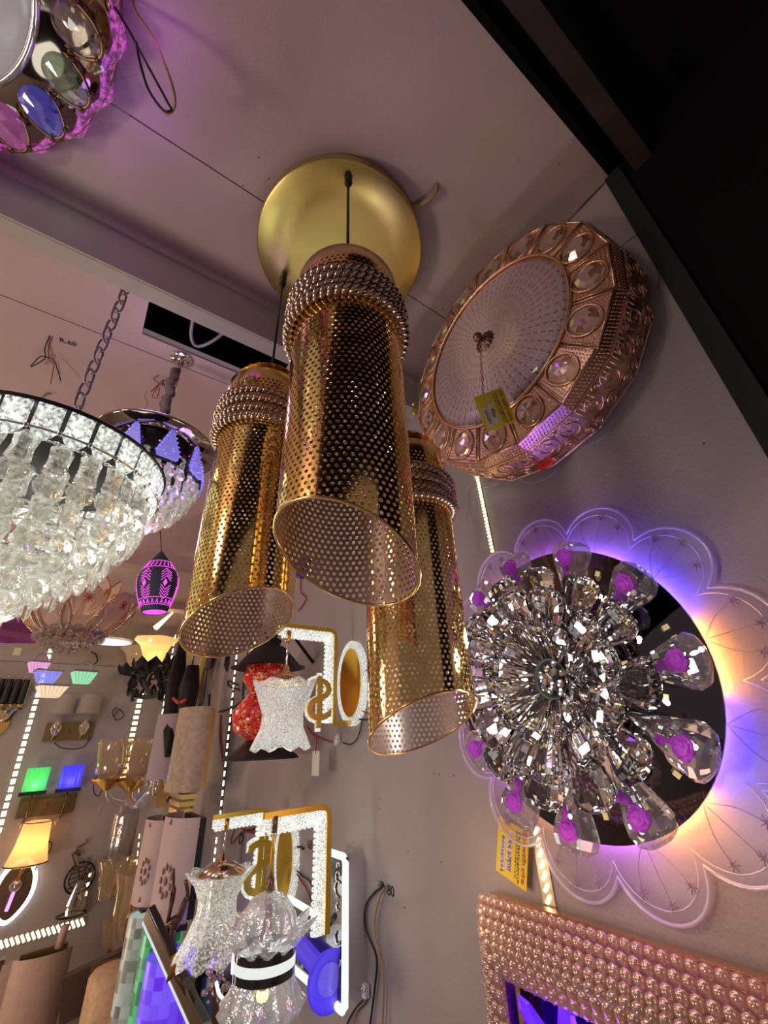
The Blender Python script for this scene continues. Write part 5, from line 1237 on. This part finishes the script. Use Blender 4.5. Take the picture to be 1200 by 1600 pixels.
MB().lathe([(.052, -.082), (.085, -.070), (.060, -.092), (.054, -.098)], 66, T(0, 0, zs) @ RX(-PI / 2), mod=lambda a, q: (1 + .10 * math.cos(11 * a), .008 * math.cos(11 * a))).build('petal_collar', BELL2, t)
CY = lambda y0, y1, r, m, nme: MB().lathe([(r, y0), (r, y1)], 36, T(0, 0, zs) @ RX(-PI / 2)).build(nme, m, t)
GBLK = pr('gloss_black_band', (.015, .012, .012), .12, coat=1.0)
CY(-.096, -.108, .054, GBLK, 'black_band'); CY(-.108, -.122, .0545, emi('white_band_light', (.97, 1, .96), .95), 'white_band'); CY(-.122, -.134, .054, GBLK, 'black_band')
MB().lathe([(.053, -.132), (.055, -.145), (.062, -.160), (.073, -.174), (.069, -.180), (.056, -.176)], 66, T(0, 0, zs) @ RX(-PI / 2), mod=lambda a, q: (1 + .09 * q * math.cos(11 * a), .008 * q * math.cos(11 * a))).build('fluted_skirt', BELL2, t)
MB().lathe([(.045, -.145), (.050, -.170), (.044, -.182), (.02, -.186)], 40, T(0, 0, zs) @ RX(-PI / 2), mod=lambda a, q: 1 + .05 * math.cos(8 * a)).build('inner_glass', BELL2, t)
MB().tube([(0, -.03, zs), (0, -.192, zs)], .008, 8).build('centre_post', BRONZE, t)
MB().ball((0, -.16, zs), .011, 8, 5).build('bulb', emi('bell_bulb', (1, .85, .3), 5), t)
lamp('shade_glow', fR(1.0, -.222) @ Vector((.12, -.08, .26)), .07, (.97, 1, .97), .02)
lamp('shade_glow', fR(1.0, -.222) @ Vector((-.10, .05, .12)), .07, (.97, 1, .97), .02)
# lit acrylic box panel
t = thing('panel_wall_light', 'grey wall box faced with a black plate that has a glowing white rounded border', 'wall light', fR(1.045, -.335))
Wp = .044
poly = [(0, .110), (-.080, .110), (-.090, .100), (-.090, -.02), (-.30, -.02), (-.31, -.03), (-.31, -.125), (0, -.125)]
MB().ext([(0, .102), (-.07, .102), (-.07, -.105), (0, -.105)], 0, Wp).build('grey_box', pr('box_grey', (.42, .38, .37), .6), t)
MB().ext([(x - .002, y) for x, y in poly], Wp, Wp + .006).build('black_plate', GBLK, t)
loop = rline([(.0, y, 0) for y in (0,)] and [(0, 0, 0), (0, 0, 0)], .0) if False else None
path = [Vector((x, y, Wp + .007)) for x, y in ((-.004, -.125), (-.004, .100), (-.012, .110), (-.078, .110), (-.088, .100), (-.088, -.014), (-.30, -.014), (-.308, -.022), (-.308, -.125), (-.30, -.132), (-.012, -.132))]
MB().tube(path, .0075, 8, True).build('glowing_border', emi('panel_border_light', (.93, 1, .95), 1.15), t)
mb = MB()
for k, yy in enumerate((.09, .07, .05, .02, -.03, -.06)): mb.tube(arc((-.035, yy, Wp + .008), .006 + .004 * (k % 3), .5 * k, .5 * k + 3.8, 8), .0022, 5)
mb.build('silver_lettering', CHROME, t)
lamp('panel_glow', fR(1.045, -.335) @ Vector((.03, .05, .09)), .06, (.95, 1, .97), .02)
# blue trumpet spot
a = at(516, 1533, .86); b = at(470, 1478, .985); q, L = along(b, a)
t = thing('trumpet_lamp', 'violet-blue trumpet-shaped lamp with round face beside the banded glass bell', 'spot lamp', q)
BLU = clear('blue_plastic', (.4, .35, 1), dif=(.22, .14, .95), kd=.85, base=.08, edge=.4, rough=.15, emit=(.14, .08, 1), es=.28)
MB().lathe([(.018, 0), (.018, L * .62), (.024, L * .72), (.046, L * .93), (.050, L), (.044, L * .985), (.028, L * .95), (.0005, L * .94)], 40, mod=lambda a_, q_: 1 + (.06 * math.cos(10 * a_) if q_ < .35 else 0)).build('trumpet', BLU, t)
MB().lathe([(.026, L * .965), (.024, L * .972), (.0005, L * .972)], 28).build('lens', clear('pale_violet_lens', dif=(.5, .4, .9), kd=.8, emit=(.3, .25, .9), es=.15), t)
lamp('blue_glow', Vector(a) + Vector((-.02, -.03, -.03)), .03, (.2, .15, 1), .02)
# wires and sockets on the right wall
def wr(lbl, P, r, m, X=XW - .006): tag(MB().tube(spline([onX(*p, X) if len(p) == 2 else onX(p[0], p[1], p[2]) for p in P]), r, 6).build('loose_wire', m), lbl, 'wire')
wr('long black cable dropping from the hole beside the number 80', [(598, 1385), (585, 1395), (572, 1415), (571, 1450), (588, 1495), (586, 1540), (577, 1610)], .0022, DKWIRE)
wr('long tan cable dropping from the hole beside the number 80', [(600, 1388), (593, 1402), (585, 1440), (588, 1475), (599, 1530), (597, 1610)], .0022, TANWIRE, XW - .009)
hb = onX(598, 1384, XW); mb = MB().ball((0, 0, 0), .007, 8, 5, T(*hb)); 
for k in range(7): a = 2 * PI * k / 7; mb.tube([hb, hb + Vector((-.006, .011 * math.cos(a), .011 * math.sin(a)))], .001, 3)
st(mb.build('trim_15', SEAM))
t = thing('wire_connector', 'white plastic wire connector on the wall below the lit panel box', 'connector', Matrix.Translation(onX(571, 1548, XW - .008)) @ fR(0, 0, 0)); MB().box((0, 0, 0), (.014, .020, .010)).build('body', WHITEP, t)
for s in (-1, 1): MB().lathe([(.003, .005), (.003, .008), (.0005, .008)], 10, T(s * .004, .003, 0)).build('screw', CHROME, t)
wr('tan wire curving down from the white connector', [(573, 1550), (570, 1565), (557, 1580), (548, 1612)], .002, TANWIRE)
wr('black wire curving down from the white connector', [(574, 1560), (560, 1570), (547, 1590), (538, 1612)], .002, DKWIRE)
wr('black wire loop right of the top gold arm oval plate', [(545, 1073), (552, 1072), (562, 1062), (575, 1045), (590, 1030)], .0022, DKWIRE)
wr('thick black wire curving under the top gold arm light to the right pendant', [(541, 1074), (546, 1090), (543, 1105), (550, 1120), (565, 1124), (590, 1124)], .0024, DKWIRE)
wr('dark red wire loop right of the top gold arm oval plate', [(590, 1040), (565, 1052), (554, 1070), (554, 1095), (562, 1108), (582, 1118)], .0018, REDWIRE)
wr('red and black wires feeding the connector under the top dollar sign', [(480, 1135), (490, 1148), (505, 1155), (520, 1160)], .002, REDWIRE)
wr('dark blue wire loop beyond the small connector block', [(535, 1160), (548, 1163), (560, 1150), (566, 1125)], .0016, DKWIRE)
t = thing('wire_connector', 'small white connector block under the top dollar sign', 'connector', Matrix.Translation(onX(527, 1158, XW - .008)) @ fR(0, 0, 0)); MB().box((0, 0, 0), (.018, .014, .010), RZ(.6)).build('body', WHITEP, t); MB().box((.008, .006, 0), (.012, .012, .009), RZ(.6)).build('side_block', WHITEP, t)
wr('red wire running down the wall beside the number 68', [(459, 1358), (470, 1375), (482, 1395), (494, 1432)], .002, REDWIRE)
wr('black wire running down the wall beside the number 68', [(459, 1356), (472, 1368), (486, 1380), (494, 1412)], .002, DKWIRE)
wr('short black wire end by the number 68 on the wall', [(459, 1328), (466, 1323), (474, 1326)], .003, DKWIRE)
wr('bundle of dark red wire left of the middle gold arm light', [(405, 1292), (385, 1296), (370, 1292), (362, 1308), (363, 1318), (378, 1300), (398, 1302)], .0024, REDWIRE)
wr('black wire tangle left of the middle dollar sign', [(398, 1296), (378, 1300), (374, 1318), (380, 1310), (376, 1302)], .0022, DKWIRE)
wr('dark red wires hanging from above the top gold arm light', [(470, 905), (470, 925), (478, 936), (466, 955)], .0022, REDWIRE)
wr('red twisted wire ending at the led strip right of the patterned shade', [(345, 1118), (344, 1150), (346, 1170), (348, 1190)], .004, REDWIRE)
wr('dark wires crossing towards the mosaic lantern', [(342, 1112), (358, 1108), (372, 1100), (384, 1090)], .004, DKWIRE)
wr('dark wire loop left of the oval mirrored plate', [(372, 1070), (357, 1064), (358, 1072), (374, 1078)], .004, DKWIRE)
wr('thin dark cable hanging between the led rails', [(324, 1045), (320, 1075), (316, 1098), (310, 1102)], .003, DKWIRE)
wr('short thick black cable end left of the twisted red wire', [(327, 1085), (326, 1105), (324, 1122)], .005, DKWIRE)
wr('dark wires at the bottom beside the glass bell', [(352, 1588), (362, 1577), (374, 1580), (378, 1600)], .003, DKWIRE, .60)
wr('thin pale wire curl beside the right pendant rope', [(738, 755), (728, 770), (731, 790), (729, 812)], .0009, GREYWIRE)
wr('thin pale wire strand on the wall under the filigree lamp', [(743, 780), (739, 810), (744, 835), (743, 858)], .0008, GREYWIRE)

# ================================================================== BOTTOM CENTRE CLUSTER
def checker(px, py, d, r, hg, c1, c2, lbl, es, tilt=.0):
    p = at(px, py, d); t = thing('checkered_lamp', lbl, 'wall light', Matrix.Translation(p) @ RX(tilt))
    m, nt, P = nm('checker_' + lbl.split()[0]); L = nt.links
    tc = nt.nodes.new('ShaderNodeTexCoord'); sx = nt.nodes.new('ShaderNodeSeparateXYZ'); L.new(tc.outputs['Object'], sx.inputs[0])
    def mth(op, a, b=None, v=None):
        n = nt.nodes.new('ShaderNodeMath'); n.operation = op; L.new(a, n.inputs[0])
        if b is not None: L.new(b, n.inputs[1])
        if v is not None: n.inputs[1].default_value = v
        return n.outputs[0]
    an = mth('FLOOR', mth('MULTIPLY', mth('ARCTAN2', sx.outputs[1], sx.outputs[0]), v=2.55)); zz = mth('FLOOR', mth('MULTIPLY', sx.outputs[2], v=1 / (r * .42)))
    cb = nt.nodes.new('ShaderNodeCombineXYZ'); L.new(an, cb.inputs[0]); L.new(zz, cb.inputs[1]); wn = nt.nodes.new('ShaderNodeTexWhiteNoise'); L.new(cb.outputs[0], wn.inputs['Vector'])
    mx = nt.nodes.new('ShaderNodeMix'); mx.data_type = 'RGBA'; mx.inputs[6].default_value = (*c1, 1); mx.inputs[7].default_value = (*c2, 1); L.new(wn.outputs['Value'], mx.inputs[0])
    L.new(mx.outputs[2], P.inputs['Base Color']); L.new(mx.outputs[2], P.inputs['Emission Color']); P.inputs['Emission Strength'].default_value = es; P.inputs['Roughness'].default_value = .35
    MB().lathe([(r, -hg), (r, 0)], 36).build('mosaic_shade', m, t)
    MB().lathe([(r * .98, -.004), (.0005, -.003)], 36).build('top_diffuser', emi('top_' + lbl.split()[0], c2, .75), t)
    MB().box((0, r * .9, -hg / 2), (r * .8, r * .25, hg * 1.02)).build('back_bracket', BRONZE, t)
    return t
checker(233, 1425, 1.62, .068, .30, (.16, .17, .14), (.55, .62, .56), 'white checkered half-lit glass cylinder lamp, left of the green one', .25)
checker(256, 1452, 1.50, .066, .33, (.02, .16, .06), (.10, .62, .25), 'green checkered glowing glass cylinder lamp between white and blue ones', .42)
checker(268, 1490, 1.36, .072, .36, (.12, .02, .75), (.22, .14, 1.0), 'blue-violet checkered glowing glass cylinder lamp, nearest of the three', .75)
lamp('blue_glow', at(330, 1500, 1.25), .30, (.2, .1, 1), .03)
# golden textured shade
p = at(182, 1520, 2.0); t = thing('wall_light', 'gold lace-printed half-round fabric wall light at the bottom left of the checkered lamps', 'wall light', Matrix.Translation(p))
LACEF = pr('gold_lace_fabric', (.55, .34, .20), .5, var=.45, vscale=45, emit=(1, .55, .22), es=.06)
MB().lathe([(.115, -.36), (.115, -.0), (.10, .02), (.0005, .02)], 28).build('fabric_shade', LACEF, t); MB().box((0, .115, -.18), (.2, .02, .4)).build('back_board', BRONZE, t)
# slanting bar lamp
a = at(233, 1425, 1.22); b = at(326, 1625, 1.02); q, L = along(a, b)
t = thing('bar_wall_light', 'slanting black bar light with one long glowing white edge', 'wall light', q @ RZ(.35))
MB().box((0, 0, L / 2), (.022, .040, L)).build('bar_body', BRONZE, t)
MB().box((-.002, -.0, L / 2), (.016, .052, L * .98)).build('gloss_side', GBLK, t)
MB().box((0, -.029, L / 2), (.024, .008, L)).build('glowing_edge', emi('bar_white', (.95, .96, 1), .85), t)
lamp('bar_glow', (Vector(a) + Vector(b)) / 2 + Vector((-.05, -.10, .0)), .10, (.9, .9, 1), .03)
t = thing('antler_bracket', 'bronze antler-shaped double bracket rising in front of the floral fabric light', 'bracket', Matrix.Translation(at(272, 1440, 1.25)))
o0 = at(272, 1440, 1.25)
def lc(px, py, d=1.25): return at(px, py, d) - o0
MB().tube(spline([lc(262, 1440), lc(268, 1410), lc(271, 1385), lc(271, 1358)]), [.006] * 6 + [.008] * 6 + [.004] * 7, 7).build('antler_prong', BRONZE, t)
MB().tube(spline([lc(276, 1450), lc(284, 1420), lc(293, 1400), lc(290, 1376)]), [.007] * 6 + [.009] * 6 + [.005] * 7, 7).build('antler_prong', BRONZE, t)
MB().tube(spline([lc(252, 1470), lc(262, 1445), lc(285, 1428), lc(292, 1400)]), [.004] * 8 + [.011] * 4 + [.006] * 7, 7).build('antler_prong', BRONZE, t)
MB().tube(spline([lc(272, 1440), lc(268, 1475), lc(266, 1495)]), .009, 8).build('stem', BRONZE, t)
MB().ball(lc(266, 1488), .016, 10, 7).build('joint', BLACK, t)
t = thing('gold_leaf_plate', 'bent gold metal leaf plate crossing the slanting bar light', 'lamp plate', Matrix.Translation(at(272, 1500, 1.10)))
o0 = at(272, 1500, 1.10)
def lc(px, py, d=1.10): return at(px, py, d) - o0
MB().add([lc(283, 1482), lc(272, 1525, 1.08), lc(259, 1538, 1.06), lc(268, 1495, 1.08)] + [x + Vector((.004, .004, 0)) for x in (lc(283, 1482), lc(272, 1525, 1.08), lc(259, 1538, 1.06), lc(268, 1495, 1.08))], [(0, 1, 2, 3), (7, 6, 5, 4), (0, 4, 5, 1), (1, 5, 6, 2), (2, 6, 7, 3), (3, 7, 4, 0)]).build('leaf', GOLDT, t)
MB().add([lc(283, 1505, 1.12), lc(301, 1535, 1.10), lc(291, 1560, 1.07), lc(272, 1528, 1.08)] + [x + Vector((.004, .004, 0)) for x in (lc(283, 1505, 1.12), lc(301, 1535, 1.10), lc(291, 1560, 1.07), lc(272, 1528, 1.08))], [(0, 1, 2, 3), (7, 6, 5, 4), (0, 4, 5, 1), (1, 5, 6, 2), (2, 6, 7, 3), (3, 7, 4, 0)]).build('leaf', BRONZE, t)
# dark stepped panel light and navy panel behind
c = onX(308, 1520, .60); t = thing('panel_wall_light', 'dark stepped panel wall light washed violet, right of the checkered lamps', 'wall light', fR(c.y, c.z, .64))
for k in range(4): MB().box((-.02 + .02 * k, 0, .02 + .012 * k), (.10 - .018 * k, .30, .012)).build('step_plate', BRONZE, t)
c = onX(335, 1580, .62); t = thing('panel_wall_light', 'plain navy slanting panel light at the bottom below the glass bells', 'wall light', fR(c.y, c.z, .63) @ RZ(.3))
MB().box((0, 0, .02), (.14, .16, .03)).build('panel', pr('navy_panel', (.03, .03, .05), .3), t); MB().box((.07, 0, .03), (.006, .16, .02)).build('edge_trim', BRONZE, t)
# gold and crystal cluster light behind the banded bell
c = onX(345, 1510, .56); t = thing('crystal_cluster_light', 'gold and crystal cluster wall light just left of the banded glass bell', 'wall light', fR(c.y, c.z, .56))
mb = MB(); m2 = MB()
for k in range(46):
    p = (random.uniform(-.045, .045), random.uniform(-.075, .075), random.uniform(-.02, .03))
    if k % 2: m2.ball(p, random.uniform(.007, .013), 6, 4, smooth=False)
    else: mb.tube([p, (p[0] + random.uniform(-.02, .02), p[1] + random.uniform(-.02, .02), p[2])], .004, 5)
mb.build('gold_twigs', GOLD, t); m2.build('crystal_beads', GEM, t)
MB().lathe([(.035, -.095), (.04, -.09), (.0005, -.085)], 16, T(0, .095, -.09)).build('wall_rose', GOLDT, t)
t = thing('wall_light', 'white curved bracket light edge peeping left of the banded glass bell', 'wall light', Matrix.Translation(at(368, 1500, 1.05)))
o0 = at(368, 1500, 1.05)
MB().tube(spline([at(*p, 1.05) - o0 for p in ((368, 1462), (366, 1490), (364, 1520))]), .0055, 6).build('glowing_edge', emi('white_rod', (1, 1, 1), 1.4), t)
MB().tube(spline([at(*p, 1.05) - o0 for p in ((338, 1535), (342, 1552), (350, 1561), (358, 1560))]), .004, 6).build('glowing_curve', MATS['white_rod'], t)
# cream tag on the wall by the gold base, purple lamp tip above
tag(MB().box((0, 0, 0), (.07, .14, .002), fR(onX(296, 1250, .645).y, onX(296, 1250, .645).z, .648)).build('wall_card', pr('olive_card', (.35, .30, .16), .7)), 'olive and grey card on the right wall under the gold stepped fabric light', 'card')
t = thing('violet_spot', 'small violet lamp tip just below the centre and left pendant tubes', 'spot lamp', Matrix.Translation(onX(472, 893, .60)))
MB().lathe([(.0005, -.03), (.022, -.02), (.028, .02), (.02, .05)], 20).build('shade', pr('violet_shade', (.10, .02, .25), .3), t)
MB().tube([(0, 0, .04), (.05, 0, .06)], .006, 6).build('arm', BLACK, t)
t = thing('gold_leaf_light', 'yellow gold leafy wall light peeping between right pendant and filigree lamp', 'wall light', fR(onX(650, 645, .64).y, onX(650, 645, .64).z, .64))
for k in range(5): MB().add([(0, 0, 0), (-.006 - .002 * k, .012, .01), (-.012 + .005 * k, .030, .012), (.004 * k, .012, .006)], [(0, 1, 2, 3)]).build('gold_leaf', YEL, t)
MB().ball((0, -.004, .004), .008, 8, 5).build('hub', YEL, t)
